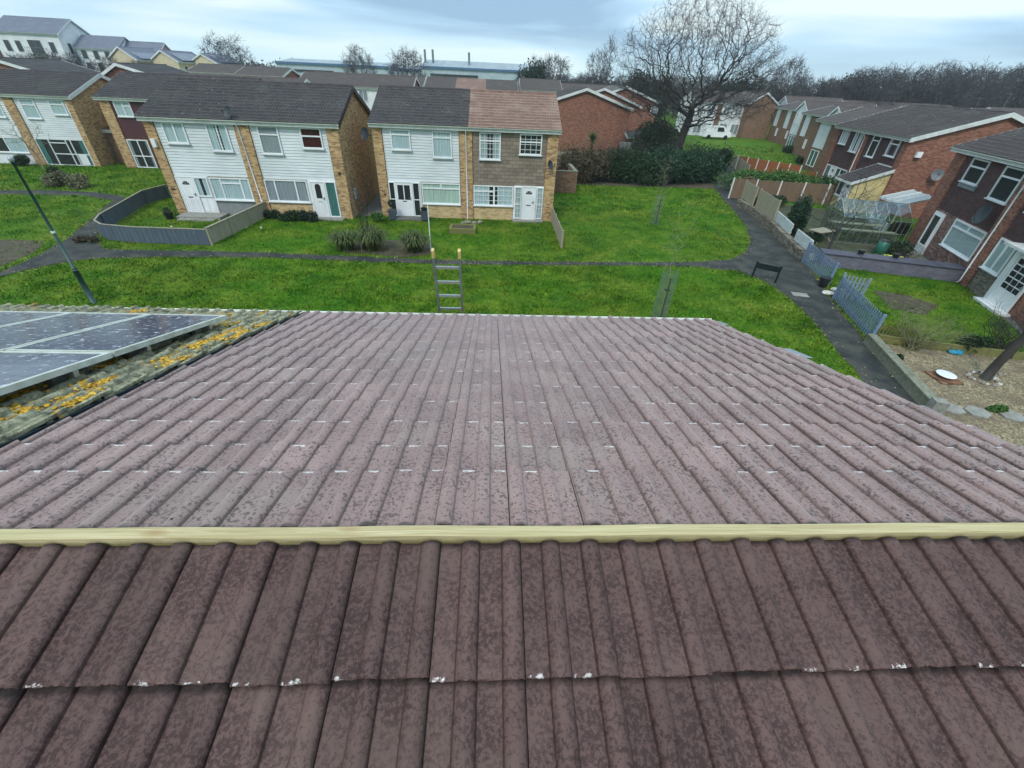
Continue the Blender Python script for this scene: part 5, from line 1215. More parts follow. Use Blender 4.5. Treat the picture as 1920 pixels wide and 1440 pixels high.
far_row('dark roofed row in front of the factory windows', -33, -13, 96, 5.6, 6.9, wall=None, wins=False)
far_row('brown roofed row beyond the terraces, near the evergreen trees', 12, 24, 92, 5.4, 6.9, wall='render_white', n=2)
g1 = house('house', 'brick gabled house with white bargeboards above the far left roof', (-43.2, 55, 0), rad(90), 8, 9.5, 5.3, 7.05, 'red_brick', 'charcoal_roof_tile', 0, side=.25, barge='white_trim', ridge_y=6.5)
g2 = house('house', 'second brick gabled house with white bargeboards above the left roofs', (-33.4, 56, 0), rad(90), 8, 7.6, 5.6, 7.05, 'red_brick', 'charcoal_roof_tile', 0, side=.25, barge='white_trim', ridge_y=5.2)
g0 = house('house', 'brick gabled house cut by the left edge of the photo', (-54, 55, 0), rad(90), 8, 9, 5.4, 6.9, 'red_brick', 'charcoal_roof_tile', 0, side=.25, barge='white_trim', ridge_y=6)

# apartments and coloured houses on the left skyline
AP = house('apartment_building', 'tall white apartment block with slate roof at the upper left', (-97, 110, 0), rad(8), 11, 12, 10.9, 13.6, 'render_white', 'slate_roof', 0, side=.3, barge='white_trim', cat='apartments', ridge_y=6)
for zf in (2.6, 5.2, 7.9):
    for a in (1.3, 3.2, 8.9): window(AP, a, zf, a+.9, zf+1.7, (), -.02, 'dark_interior', 1, simple_=True, frame='grey_metal')
    window(AP, 5.4, zf-.2, 7.6, zf+1.9, [('v', .5, 0, 1)], -.02, 'dark_interior', 1, simple_=True, frame='grey_metal'); b = MB(); b.box(5.1, 7.9, -1.2, -.03, zf-.4, zf-.25)
    for k in range(9): b.box(5.1+k*.34, 5.14+k*.34, -1.2, -1.16, zf-.25, zf+.7)
    b.box(5.1, 7.9, -1.21, -1.15, zf+.7, zf+.76); b.build('balcony', 'grey_metal', AP)
for zf in (2.6, 5.2, 7.9):
    for a in (2, 5, 8.4): turn(window(AP, 0, zf, .9, zf+1.7, (), -.02, 'dark_interior', 1, simple_=True, frame='grey_metal'), (11.02, a, 0), rad(90))
MB().box(-4.5, -.02, 1, 9, -.3, 10.0).build('dark_wing', 'dark_brick_flat', AP)
AP2 = house('apartment_building', 'lower white and dark wing with slate roof right of the tall apartment block', (-85.5, 114, 0), rad(8), 7.5, 9, 9.0, 11.2, 'render_white', 'slate_roof', 0, side=.3, barge='grey_metal', cat='apartments', ridge_y=4.5)
for zf in (5.2, 7.2):
    for a in (.8, 2.9, 5): window(AP2, a, zf, a+.9, zf+1.4, (), -.02, 'dark_interior', 1, simple_=True, frame='grey_metal')
turn(window(AP2, 0, 6.6, 1.0, 8.4, (), -.02, 'dark_interior', 1, simple_=True, frame='grey_metal'), (7.52, 2.5, 0), rad(90))
PK = house('house', 'pink rendered house with slate roof on the left skyline', (-80.2, 116, 0), rad(6), 9, 8, 8.2, 10.6, 'render_pink', 'slate_roof', 0, side=.2, barge='white_trim', ridge_y=4)
for a in (1, 4, 7): window(PK, a, 6.6, a+.9, 7.8, (), -.02, 'dark_interior', 1, simple_=True)
for i, (x, y, c, lb, zr) in enumerate(((-70.3, 108, 'render_cream', 'cream gabled house with slate roof on the left skyline', 9.4), (-63.6, 110, 'render_cream', 'second cream gabled house nearer the bare tree', 9.2), (-57.5, 113, 'render_cream', 'third low slate roofed house just left of the round bare tree', 9.0))):
    t = house('house', lb, (x, y, 0), rad(78), 8, 6.2, 7.4, zr, c, 'slate_roof', 0, side=.2, barge='white_trim', ridge_y=3.1)
    for a in (1.2, 4.6): window(t, a, 5.6, a+.9, 6.8, (), -.02, 'dark_interior', 1, simple_=True)
    sp2 = MB(); sp2.hexa([(1, -.26, 7.62), (7, -.26, 7.62), (7, 2.2, 8.78), (1, 2.2, 8.78), (1, -.26, 7.68), (7, -.26, 7.68), (7, 2.2, 8.84), (1, 2.2, 8.84)]); sp2.build('roof_solar_panels', 'solar_cell', t)

# factory sheds
def shed(lb, x0, x1, y, ze, zr, D=40, mat='factory_wall'):
    t = thing('factory', lb, 'factory', (x0, y, 0)); W = x1-x0; b = MB(); b.box(0, W, 0, D, 0, ze); b.build('wall', mat, t)
    r = MB(); n = 24
    r.v = []; r.f = []
    for i in range(n+1): x = W*i/n; r.v += [(x, -.5, ze), (x, D*.4, zr), (x, D, ze)]
    for i in range(n): a = i*3; r.f += [(a, a+3, a+4, a+1), (a+1, a+4, a+5, a+2)]
    r.f += [(0, 1, 2), (n*3, n*3+2, n*3+1)]; r.m = [0]*len(r.f); r.build('roof', 'factory_roof', t)
    MB().box(-.2, W+.2, -.55, -.4, ze-.5, ze+.25).build('eaves_band', 'blue_trim', t)
    MB().box(W*.08, W*.5, -.3, -.01, ze-3.0, ze-2.2).build('window_band', 'dark_interior', t)
    return t
F1 = shed('large pale blue factory shed with chimneys on the skyline', -30, 17, 220, 9.7, 12.4)
for k, (x, z) in enumerate(((1.0, 15.6), (4.3, 15.7), (19.5, 15.3))): MB().tube([(x, 8, 9), (x, 8, z)], .45, 8).build('chimney', 'grey_metal', F1)
F2 = shed('long low pale blue factory shed left of the chimneys', -90, -44, 224, 9.0, 10.6)
F3 = shed('low pale blue factory shed between the two bare trees', -44, -30.5, 230, 8.6, 9.6)

# ================================================================ trees
def at_px(px, py_base, D): p = AY(px, py_base, D); return p
# the big oak
oc = Vector((19.6, 50, 0)); att = np.concatenate([ell_pts((0, 0, 8.9), (7.9, 7.4, 5.5), 4200, 1, .12, 3.6), ell_pts((5.0, -1, 6.9), (3.6, 3.6, 2.4), 600, 2, .1, 3.8), ell_pts((-4.6, 0, 6.6), (3.5, 3.6, 2.2), 600, 3, .1, 3.8)])
st = [(0, 0, -.1), (.05, 0, .8), (.1, .0, 1.6), (.12, 0, 2.4), (.2, .02, 3.2), (.35, 0, 4.0), (.5, .05, 4.7)]
oak = thing('oak_tree', 'huge bare spreading oak rising behind the hedge by the path', 'tree', (19.3, 50, 0))
nodes, par = grow(att, st, .34, .48, 1.9, iters=140, seed=3, wig=.34); mb, V, F_ = tree_mesh(nodes, par, r_tip=.010, expo=1.90, rmax=.56, twigs=5, twig_len=.75, seed=3, twig_w=.0062)
mb.build('trunk', 'bark', oak, True); np_build('crown', V, F_, 'bark', oak); print('oak', len(nodes), len(V))
# bare trees: (photo px of the base, distance, height, crown radius, kind)
PT = {}
def proto(kind, s=0):
    if (kind, s) in PT: return copy_tree(PT[(kind, s)]), False
    if kind == 'round': a = ell_pts((0, 0, .6), (.36, .36, .4), 420, 20+s, .1, .18); stt = [(0, 0, 0), (0, 0, .08), (.0, 0, .16), (.01, 0, .24)]
    elif kind == 'tall': a = ell_pts((0, 0, .55), (.11, .11, .46), 300, 30+s, 0, .1); stt = [(0, 0, 0), (0, 0, .08), (0, 0, .14)]
    else: a = np.concatenate([ell_pts((.04, 0, .62), (.30, .30, .38), 260, 40+s, .3, .2), ell_pts((-.08, 0, .5), (.2, .2, .3), 120, 50+s, .1, .2)]); stt = [(0, 0, 0), (.01, 0, .1), (.02, 0, .2), (.03, 0, .3)]
    t = bare_tree('bare_tree', 'x', 'tree', (0, 0, 0), a, stt, .035, .05, .35, 'grey_bark', seed=s+5, r_tip=.0016, expo=1.95, rmax=.028, twigs=6, twig_len=.10, twig_w=.0024, droop=-.3 if kind == 'tall' else 0)
    PT[(kind, s)] = t; return t, True
def put_tree(px, D, z_top_px, kind, s, label, group=None, wide=1.0, name='bare_tree'):
    topp = AY(px, z_top_px, D); h = topp.z; t, _ = proto(kind, s); t.name = name; t.location = (topp.x, D, 0); t.scale = (h*wide, h*wide, h); t.rotation_euler = (0, 0, (px*.37) % 6.28); tag(t, label, 'tree', group); return t
put_tree(415, 120, 64, 'round', 0, 'bushy bare tree on the left skyline beside the cream houses', wide=1.2)
put_tree(667, 130, 84, 'round', 1, 'round bare tree left of the factory chimneys', wide=.95)
put_tree(760, 118, 86, 'round', 2, 'airy round bare tree right in front of the factory', wide=1.05)
put_tree(1148, 110, 68, 'tall', 0, 'tall narrow bare poplar left of the oak', wide=1.0)
put_tree(1128, 112, 90, 'wispy', 0, 'bare tree touching the left side of the tall poplar', wide=.7)
put_tree(1045, 125, 100, 'wispy', 1, 'wispy bare tree right of the dark evergreen', wide=1.1)
put_tree(1015, 128, 104, 'round', 0, 'bare tree between the dark evergreen and the wispy tree', wide=.8)
put_tree(1497, 130, 102, 'wispy', 2, 'lone bare tree on the skyline right of the oak', wide=.95)
rt = random.Random(5)
for i in range(34):
    px = 1195+i*23+rt.uniform(-8, 8); tp = np.interp(px, [1190, 1290, 1450, 1560, 1640, 1700, 1780, 1850, 1930, 2000], [135, 140, 146, 140, 120, 124, 112, 122, 118, 112])+rt.uniform(-6, 7)
    D = rt.uniform(118, 175) if px < 1450 else rt.uniform(105, 140)
    put_tree(px, D, tp, ('wispy', 'round')[i % 2], (0, 1, 2)[i % 3], 'bare tree standing in the right-hand woodland edge', 'bare trees of the right-hand woodland', wide=rt.uniform(.8, 1.2))
for i, (px, tp, D) in enumerate(((1060, 138, 140), (1085, 140, 145), (1105, 133, 140), (985, 128, 150), (1170, 140, 130), (1210, 142, 128), (500, 122, 170), (478, 118, 165), (590, 126, 240), (620, 128, 240), (195, 104, 105), (130, 96, 100), (80, 92, 98), (30, 98, 100), (255, 110, 104))):
    put_tree(px, D, tp, ('round', 'wispy')[i % 2], i % 3, 'small bare tree in the far band of trees', 'small bare trees of the far band', wide=1.3)
# woodland masses: nobody could count them
def woodmass(name, label, segs, n, size, seed, mat):
    mb, rn = leaf_cloud(segs, n, size, seed); o = np_build(name, mb.v, mb.f, mat, None, rn); tag(o, label, 'woodland', kind='stuff'); return o
foliage('winter_wood', (.080, .082, .088), (.125, .122, .122), (.19, .185, .185), .12)
segs = []; r5 = random.Random(9)
for i in range(64):
    px = 1180+i*13.5; D = 150 if px < 1460 else 138; tp = np.interp(px, [1180, 1290, 1450, 1560, 1640, 1780, 1850, 1930, 2060], [152, 152, 162, 158, 150, 144, 142, 138, 132])+r5.uniform(-5, 8)
    h = AY(px, tp, D).z; c = AY(px, 150, D); segs.append(((c.x, D+r5.uniform(-4, 8), h*.5), (3.4, 3, h*.52)))
woodmass('woodland', 'dim grey brown winter woodland band behind the right-hand houses', segs, 42000, .36, 3, 'winter_wood')
segs = []
for i in range(44):
    px = -30+i*28; c = AY(px, 120, 250); horizon = 146+.047*(px-960); h = AY(px, horizon-6+r5.uniform(-5, 3), 250).z; segs.append(((c.x, 250, h*.5), (9, 5, h*.55)))
woodmass('distant_woodland', 'thin hazy band of far trees along the left and centre horizon', segs, 20000, .8, 4, 'winter_wood')
def big_shrub(name, label, x, y, w, d, h, n, size, mat, seed, lobes=5, **kw):
    rg = random.Random(seed); cs = [((rg.uniform(-.5, .5)*w, rg.uniform(-.4, .4)*d, h*rg.uniform(.3, .55)), (w*rg.uniform(.28, .45), d*rg.uniform(.35, .5), h*rg.uniform(.36, .48))) for _ in range(lobes)]
    return shrub(name, label, (x, y, 0), cs, n, size, mat, seed, **kw)
for px, tp, D, w, lb in ((995, 104, 120, 5, 'dark evergreen tree beyond the brown roofs'), (1220, 118, 118, 7, 'dark evergreen tree left behind the oak crown'), (1385, 128, 112, 7, 'dark evergreen tree right behind the oak crown'), (1605, 130, 125, 8, 'dark evergreen clump left of the right woodland'), (1720, 150, 112, 6, 'dark evergreen bush in front of the right woodland')):
    c = AY(px, tp, D); big_shrub('evergreen_tree', lb, c.x, D, w, w*.7, c.z, 5200, .34, 'conifer_leaf', int(px), 7, cat='tree')

# hedge and thicket
big_shrub('bramble_thicket', 'brown tangled bramble thicket at the left of the long hedge', 9.2, 42.2, 5.2, 3.2, 2.9, 16000, .10, 'bramble_leaf', 11, 8, stems=14)
big_shrub('hedge', 'green and brown middle part of the long hedge', 13.2, 42.4, 4.6, 3.2, 3.0, 15000, .11, 'dark_leaf', 12, 7, stems=12)
big_shrub('hedge', 'dense dark green ivy hedge in front of the oak trunk', 17.6, 42.8, 5.0, 3.4, 3.1, 20000, .11, 'ivy_leaf', 13, 8, stems=8)
big_shrub('hedge', 'dark green end of the hedge beside the narrow path', 20.4, 45.6, 2.2, 3.4, 2.4, 9000, .11, 'dark_leaf', 14, 5)
def twiggy(name, label, x, y, h, w, n, mat, seed, base=.1, cat='shrub', wob_=.25, th=.012):
    t = thing(name, label, cat, (x, y, 0)); b = MB(); rg = random.Random(seed); V = []
    for i in range(n):
        a = rg.uniform(0, 6.28); e_ = Vector((math.cos(a)*w*rg.uniform(.3, 1), math.sin(a)*w*rg.uniform(.3, 1), h*rg.uniform(.6, 1))); s_ = Vector((rg.uniform(-base, base), rg.uniform(-base, base), 0)); md = s_.lerp(e_, .5)+Vector((rg.uniform(-1, 1)*w*wob_, rg.uniform(-1, 1)*w*wob_, h*.08))
        b.tube([s_, s_.lerp(md, .5)+Vector((0, 0, h*.03)), md, md.lerp(e_, .55), e_], [th, th*.8, th*.6, th*.4, th*.15], 4)
        for k in range(7):
            p = md.lerp(e_, k/7); q = p+Vector((rg.gauss(0, .18)*w, rg.gauss(0, .18)*w, abs(rg.gauss(.12, .08))*h)); b.tube([p, p.lerp(q, .5)+Vector((rg.uniform(-.02, .02), 0, .01)), q], [th*.35, th*.25, th*.1], 3, cap=False)
    b.build('branches', mat, t); return t
twiggy('bare_shrub', 'mauve brown leafless thicket in front of the oak trunk base', 17.6, 45.2, 4.0, 2.6, 90, 'bark', 21, 1.3)
twiggy('bare_shrub', 'brown leafless twigs above the bramble thicket', 10.6, 42.6, 3.6, 2.2, 60, 'bark', 22, 1.2)
twiggy('bare_shrub', 'leafless twigs behind the middle hedge', 14.0, 45, 4.2, 2.6, 60, 'bark', 23, 1.4)
big_shrub('evergreen_shrub', 'dark green bush left of the oak trunk', 17.4, 55, 4.4, 3, 4.4, 9000, .16, 'dark_leaf', 15, 6)
big_shrub('evergreen_shrub', 'rounded dark green bush beyond the narrow path', 24.6, 52, 2.6, 2.0, 2.2, 6000, .12, 'dark_leaf', 16, 4)
big_shrub('hedge', 'bright green hedge between the orange and brown fences', 25.2, 39.2, 6.6, 2.6, 1.9, 16000, .10, 'bright_leaf', 17, 9)
big_shrub('ornamental_grass', 'straw coloured clump at the left end of the green hedge', 21.5, 38.6, 1.7, 1.5, 1.5, 4000, .10, 'straw_leaf', 18, 3)
big_shrub('hedge', 'dark hedge near the porch of the gabled house', 28.2, 38.4, 2.2, 2.2, 1.7, 5000, .10, 'dark_leaf', 19, 3)
big_shrub('conifer', 'tall dark ivy covered conifer standing at the stone wall', 18.7, 26.6, .8, .8, 2.5, 6000, .07, 'ivy_leaf', 20, 5, cat='tree')
# palm-like yucca
t = thing('yucca', 'spiky yucca in front of the blank brick gable', 'plant', (10.2, 50, 0)); b = MB(); b.tube([(0, 0, 0), (.05, 0, 2.4)], [.12, .1], 7); b.build('trunk', 'bark', t); b = MB(); rg = random.Random(5)
for i in range(90):
    a = rg.uniform(0, 6.28); e_ = rg.uniform(-.5, 1.2); d = Vector((math.cos(a)*math.cos(e_), math.sin(a)*math.cos(e_), math.sin(e_))); s_ = d.cross(Vector((0, 0, 1))).normalized()*.04; p = Vector((.05, 0, 2.45)); q = p+d*.55; r_ = p+d*rg.uniform(.9, 1.25)-Vector((0, 0, .12))
    b.quad(p-s_, p+s_, q+s_, q-s_); b.quad(q-s_, q+s_, r_)
b.build('leaves', 'bright_leaf', t)
# shrubs of the front gardens
def strappy(label, x, y, h, n, seed, name='strappy_plant'):
    t = thing(name, label, 'plant', (x, y, 0)); b = MB(); rg = random.Random(seed); rn = []
    for i in range(n):
        a = rg.uniform(0, 6.28); sp = rg.uniform(.15, 1.0); L = h*rg.uniform(.8, 1.15); d = Vector((math.cos(a)*sp, math.sin(a)*sp, 1.2)).normalized(); s_ = Vector((-math.sin(a), math.cos(a), 0))*.018; p = Vector((rg.gauss(0, .12)*h, rg.gauss(0, .12)*h, 0))
        q = p+d*L*.5; r_ = q+(d+Vector((math.cos(a)*.35, math.sin(a)*.35, -.25))).normalized()*L*.32; u_ = r_+(Vector((math.cos(a)*.8, math.sin(a)*.8, -.6))).normalized()*L*.28
        b.quad(p-s_, p+s_, q+s_, q-s_); b.quad(q-s_, q+s_, r_+s_*.8, r_-s_*.8); b.quad(r_-s_*.8, r_+s_*.8, u_); rn += [rg.random()]*11
    b.build('leaves', 'strappy_leaf', t, False, {'rnd': rn}); return t
p = G(650, 468); strappy('left strappy evergreen clump beside the main path', p.x, p.y, 1.15, 330, 1)
p = G(700, 468); strappy('middle strappy evergreen clump at the foot of the bare sapling', p.x, p.y, 1.35, 420, 2)
p = G(777, 471); strappy('right strappy evergreen clump next to the white post', p.x, p.y, 1.2, 420, 3)
twiggy('bare_shrub', 'tall leafless shrub between the strappy clumps before the alley', -6.3, 22.3, 3.5, .75, 16, 'bark', 31, .35, wob_=.15, th=.014)
for lb, x, y, w, h, mt, sd_ in (('low green hedge under the left pair right hand window', -11.9, 27.0, 1.5, .55, 'dark_leaf', 41), ('rounded dark bush beside the half glazed door', -10.75, 26.75, .75, .75, 'conifer_leaf', 42), ('green low bush near the downpipe of the left pair', -13.0, 27.0, .8, .6, 'dark_leaf', 43),
    ('left one of two cream green rounded bushes on the far lawn', -30.0, 33.8, 1.5, 1.05, 'cream_leaf', 44), ('right one of two cream green rounded bushes on the far lawn', -28.3, 33.3, 1.6, .95, 'cream_leaf', 45), ('dark bush left of the cream bushes', -31.6, 34.8, 1.1, 1.1, 'dark_leaf', 46),
    ('small dark shrub by the left terrace wall', -38.2, 40.2, 1.2, .9, 'dark_leaf', 47), ('leafy weeds beside the left wheelie planter', -6.9, 27.0, .7, .6, 'bright_leaf', 48), ('ivy tuft at the curved fence foot', -19.9, 21.9, .7, .35, 'bramble_leaf', 49),
    ('dark green leafy bush at the gravel edge', 17.2, 12.7, .8, .75, 'dark_leaf', 50), ('small green plant between the stepping slabs', 14.78, 9.2, .34, .2, 'bright_leaf', 51), ('dark rusty bush at the lower right edge', 15.15, 8.2, .75, .6, 'conifer_leaf', 52), ('small weed at the concrete wall', 14.05, 12.0, .2, .18, 'dark_leaf', 53),
    ('flowering shrub at the front door of the nearest right house', 22.9, 23.4, 1.0, .9, 'dark_leaf', 54), ('shrub by the greenhouse corner', 19.6, 25.4, 1.0, .6, 'ivy_leaf', 55), ('low green plants in the soil garden', 20.6, 22.3, 1.6, .35, 'bright_leaf', 56), ('moss green bush at the far fence', 21.6, 34.6, 1.8, .8, 'dark_leaf', 57), ('leafy shrub next to the conservatory', 26.3, 27.6, 1.0, .9, 'dark_leaf', 58), ('green shrub at the end of the far hedge by the white gables', 38.0, 57.0, 1.4, 1.0, 'dark_leaf', 59), ('small dark shrub before the middle white gable', 43.2, 68.5, 1.8, 1.3, 'dark_leaf', 60)):
    big_shrub('shrub', lb, x, y, w, w*.75, h, int(900+1500*w*h), .05 if w < 1 else .07, mt, sd_, 3)
twiggy('bare_shrub', 'wide pale leafless bush between lawn and gravel', 15.1, 12.7, 1.45, 1.35, 46, 'green_twig', 33, .18, th=.013)
twiggy('bare_shrub', 'brown leafless bush at the right edge behind the dark trunk', 18.4, 12.5, 1.6, 1.3, 60, 'bark', 34, .4)
twiggy('bare_shrub', 'sparse brown bush before the white grid door', 20.2, 13.2, 1.5, 1.0, 34, 'bark', 35, .2)
twiggy('bare_shrub', 'bramble tangle against the nearest brick pier', 22.3, 21.8, 1.0, 1.0, 24, 'bark', 36, .3)
def sapling(name, lb, x, y, h, w, seed, mat='pale_twig', n=120, r_tip=.004, rmax=.05):
    a = ell_pts((0, 0, h*.68), (w, w, h*.36), n, seed, .1); a = a[a[:, 2] > h*.28]; st_ = [(0, 0, h*.05*i) for i in range(7)]
    return bare_tree(name, lb, 'tree', (x, y, 0), a, st_, h*.045, h*.05, h*.5, mat, seed=seed, r_tip=r_tip, expo=2.1, rmax=rmax, twigs=2, twig_len=h*.08, twig_w=.004)
p = G(1545, 490); sapling('apple_tree', 'leafless spreading fruit tree in front of the greenhouse', 18.6, 22.9, 3.6, 2.0, 61, 'grey_bark', 200, .006, .07)
sapling('bare_tree', 'small leafless tree in front of the far left terrace', -36.0, 39.2, 3.6, 1.5, 62, 'pale_twig', 180, .006, .05)
sapling('bare_tree', 'leafless tree near the yellow porch', 24.2, 29.6, 3.8, 1.6, 63, 'grey_bark', 110, .006, .05)
# saplings in mesh guards
def guard(lb, gl, x, y, hg, ht, seed, rad_=.22):
    s_ = sapling('sapling', lb, x, y, ht, .55, seed, 'pale_twig', 70, .003, .022)
    t = thing('tree_guard', gl, 'tree guard', (x, y, 0)); b = MB(); n = 26; m_ = int(hg/.07)
    for k in range(n): a = 6.283*k/n; b.tube([(rad_*math.cos(a), rad_*math.sin(a), 0), (rad_*math.cos(a), rad_*math.sin(a), hg)], .0045, 3, cap=False)
    for j in range(m_+1):
        z = hg*j/m_; b.tube([(rad_*math.cos(6.283*k/n), rad_*math.sin(6.283*k/n), z) for k in range(n+1)], .004, 3, cap=False)
    b.build('mesh', 'guard_mesh', t); b = MB(); b.tube([(.1, .05, 0), (.1, .05, hg*.86)], .03, 6); b.build('stake', 'bark', t); MB().box(-.02, .14, -.03, .07, hg*.62, hg*.66).build('tie', 'black_plastic', t)
guard('thin leafless sapling inside the nearer mesh guard', 'green mesh guard round the sapling nearest the mauve roof', 6.48, 14.7, 1.9, 4.1, 71, .27)
guard('thin leafless sapling inside the further mesh guard', 'green mesh guard round the sapling on the lawn beyond the path', 10.55, 28.3, 1.75, 4.0, 72, .26)

# ================================================================ street things and small objects
lp = thing('street_lamp', 'dark green lamp post standing on the left lawn', 'street lamp', (-14.78, 15.2, 0)); b = MB(); b.tube([(0, 0, 0), (0, 0, 1.25)], .085, 12); b.tube([(0, 0, 1.25), (0, 0, 1.32)], [.085, .055], 12); b.build('base', 'lamp_green', lp, True)
b = MB(); b.tube([(0, 0, 1.3), (0, 0, 4.7)], [.055, .035], 12); b.build('pole', 'lamp_green', lp, True); b = MB(); b.tube([(0, 0, 2.55), (0, 0, 2.62)], .062, 12); b.build('bracket', 'white_plastic', lp)
b = MB(); b.lathe([(.04, 0), (.06, .03), (.08, .08), (.065, .13), (.03, .16)], (0, 0, 4.7), 14); b.build('lamp_head', 'lead_sheet', lp, True)
sg = thing('street_sign', 'dark street name board on two posts seen from behind beside the path', 'sign', (12.55, 19.3, 0), math.atan2(-.75, 1.0)); 
for x in (0, 1.02): b = MB(); b.box(x-.045, x+.045, -.035, .035, 0, .82); b.build('post', 'dark_sign', sg)
b = MB(); b.box(.047, .975, -.02, .02, .50, .76); b.box(.047, .975, .021, .045, .53, .56); b.box(.047, .975, .021, .045, .70, .73); b.build('board', 'dark_sign', sg)
p = G(808, 470); wp = thing('washing_line_post', 'tall thin white post beside the strappy clump', 'post', (p.x, p.y, 0)); b = MB(); b.tube([(0, 0, 0), (.0, 0, 2.3)], .024, 8); b.build('pole', 'white_plastic', wp); b = MB(); b.tube([(-.06, 0, 2.26), (.06, 0, 2.26)], .012, 6); b.build('hook', 'white_plastic', wp)
def planter(lb, x, y, ball=False):
    t = thing('planter', lb, 'planter', (x, y, 0)); b = MB(); b.hexa([(-.17, -.17, .08), (.17, -.17, .08), (.17, .17, .08), (-.17, .17, .08), (-.21, -.21, .56), (.21, -.21, .56), (.21, .21, .56), (-.21, .21, .56)]); b.box(-.225, .225, -.225, .225, .5615, .60); b.build('pot', 'planter_grey', t)
    mb, rn = leaf_cloud([((0, 0, .95 if ball else .7), (.21, .21, .23 if ball else .1))], 700, .035, 3); np_build('foliage', mb.v, mb.f, 'conifer_leaf', t, rn); b = MB(); b.tube([(0, 0, .56), (0, 0, .85)], .02, 5); b.build('stem', 'bark', t)
planter('grey square planter with clipped ball plant left of the twin glazed door', -6.1, 27.5, True); planter('grey square planter right of the twin glazed door', -4.15, 27.5)
t = thing('plant_pot', 'dark round pot in the front garden of the curved fence house', 'plant pot', (-18.6, 26.3, 0)); b = MB(); b.lathe([(.17, 0), (.24, .35), (.26, .36), (.26, .40), (.22, .40)], (0, 0, 0), 14); b.build('pot', 'black_plastic', t); mb, rn = leaf_cloud([((0, 0, .5), (.2, .2, .16))], 260, .04, 4); np_build('foliage', mb.v, mb.f, 'dark_leaf', t, rn)
t = thing('raised_bed', 'low timber edged raised bed on the lawn before the centre houses', 'raised bed', (-2.45, 25.0, 0)); b = MB(); b.box(0, 1.5, 0, .14, 0, .28); b.box(0, 1.5, .9, 1.04, 0, .28); b.box(.0, .14, .142, .898, 0, .278); b.box(1.36, 1.5, .142, .898, 0, .278); b.build('timber_edge', 'mossy_sleeper', t); MB().box(.14, 1.36, .14, .9, 0, .22).build('soil', 'soil', t)
for i, (x, y, s_) in enumerate(((-1.5, 27.3, .2), (-1.1, 27.15, .16), (-.75, 27.35, .18), (-1.8, 27.0, .12))): tag(MB().blob((x, y, .06), (s_, s_*.8, .1), i+70).build('rock', 'stone'), ('large', 'second', 'third', 'smallest')[i]+' pale rock in the rubble under the centre window', 'rock', 'rocks under the window')
for i, (px, py) in enumerate(((490, 428), (462, 427), (500, 408), (440, 424), (322, 426))):
    g_ = G(px, py); tag(MB().blob((g_.x, g_.y, .03), (.07, .05, .05), i+90).build('stone', 'white_stone'), 'small white stone lying on the fenced front garden', 'stone', 'white stones in the fenced garden')
# brick garden wall and board fence beside B
t = thing('garden_wall', 'low brown brick wall right of the centre houses', 'garden wall', (4.0, 36.8, 0)); b = MB(); b.box(0, 2.7, 0, .24, -.1, 1.55); b.box(2.46, 2.7, .24, 3.6, -.1, 1.55); b.build('wall', 'brown_brick', t); b = MB(); b.box(-.02, 2.73, -.03, .27, 1.552, 1.62); b.box(2.43, 2.73, .272, 3.62, 1.552, 1.618); b.build('coping', 'mossy_concrete', t)
fence_run('garden_fence', 'weathered board fence behind the brick wall by the bramble thicket', (4.4, 42.0), (9.0, 43.5), 2.2, 'weathered_fence', bays=3, post='weathered_fence')
fence_run('garden_fence', 'brown slatted fence under the low extension', (15.6, 54.6), (21.5, 55.2), 1.8, 'brown_fence', bays=3, post='brown_fence')
t = thing('storage_box', 'small pale box standing against the blank gable', 'box', (14.3, 52.0, 0)); b = MB(); b.box(-.5, .5, -.3, .3, 1.0, 2.2); b.build('body', 'render_grey', t); MB().box(-.5, .5, -.3, .3, 0, .995).build('base', 'brown_brick', t)
t = thing('parked_car', 'white van partly hidden beyond the oak trunk', 'van', (36.5, 84, 0)); b = MB(); b.hexa([(0, 0, .35), (4.6, 0, .35), (4.6, 1.8, .35), (0, 1.8, .35), (.3, .12, 1.95), (3.4, .12, 1.95), (3.4, 1.68, 1.95), (.3, 1.68, 1.95)]); b.hexa([(3.4, .05, .4), (4.9, .05, .4), (4.9, 1.75, .4), (3.4, 1.75, .4), (3.4, .1, 1.2), (4.8, .1, 1.1), (4.8, 1.7, 1.1), (3.4, 1.7, 1.2)]); b.build('body', 'white_plastic', t)
b = MB(); b.quad((2.2, -.0, 1.2), (3.5, -.0, 1.2), (3.2, .08, 1.8), (2.2, .08, 1.8)); b.build('window', 'dark_interior', t)
for x in (.9, 3.9):
    b = MB(); b.tube([(x, -.03, .34), (x, .2, .34)], .34, 14); b.build('wheel', 'black_plastic', t)
# gravel garden things
t = thing('birdbath_dish', 'shallow white dish standing on a square paving slab', 'dish', (14.68, 10.85, 0)); b = MB(); b.box(-.36, .36, -.36, .36, .01, .06); b.build('slab', 'brown_brick', t); b = MB(); b.lathe([(.1, .061), (.12, .12), (.26, .155), (.275, .175), (.25, .18), (.05, .165)], (0, 0, 0), 28); b.build('bowl', 'white_plastic', t, True)
t = thing('leaning_tree', 'thick dark leaning trunk ringed by stones in the gravel garden', 'tree', (16.1, 10.85, 0)); b = MB(); b.tube([(0, 0, -.05), (.05, .02, .6), (.22, .02, 1.6), (.36, .0, 2.6), (.62, .1, 3.6), (1.0, .1, 4.6)], [.15, .125, .115, .11, .09, .06], 12); b.tube([(.36, 0, 2.6), (.8, -.3, 3.4), (1.5, -.6, 4.2)], [.08, .06, .03], 8); b.build('trunk', 'bark', t, True)
rg = random.Random(77)
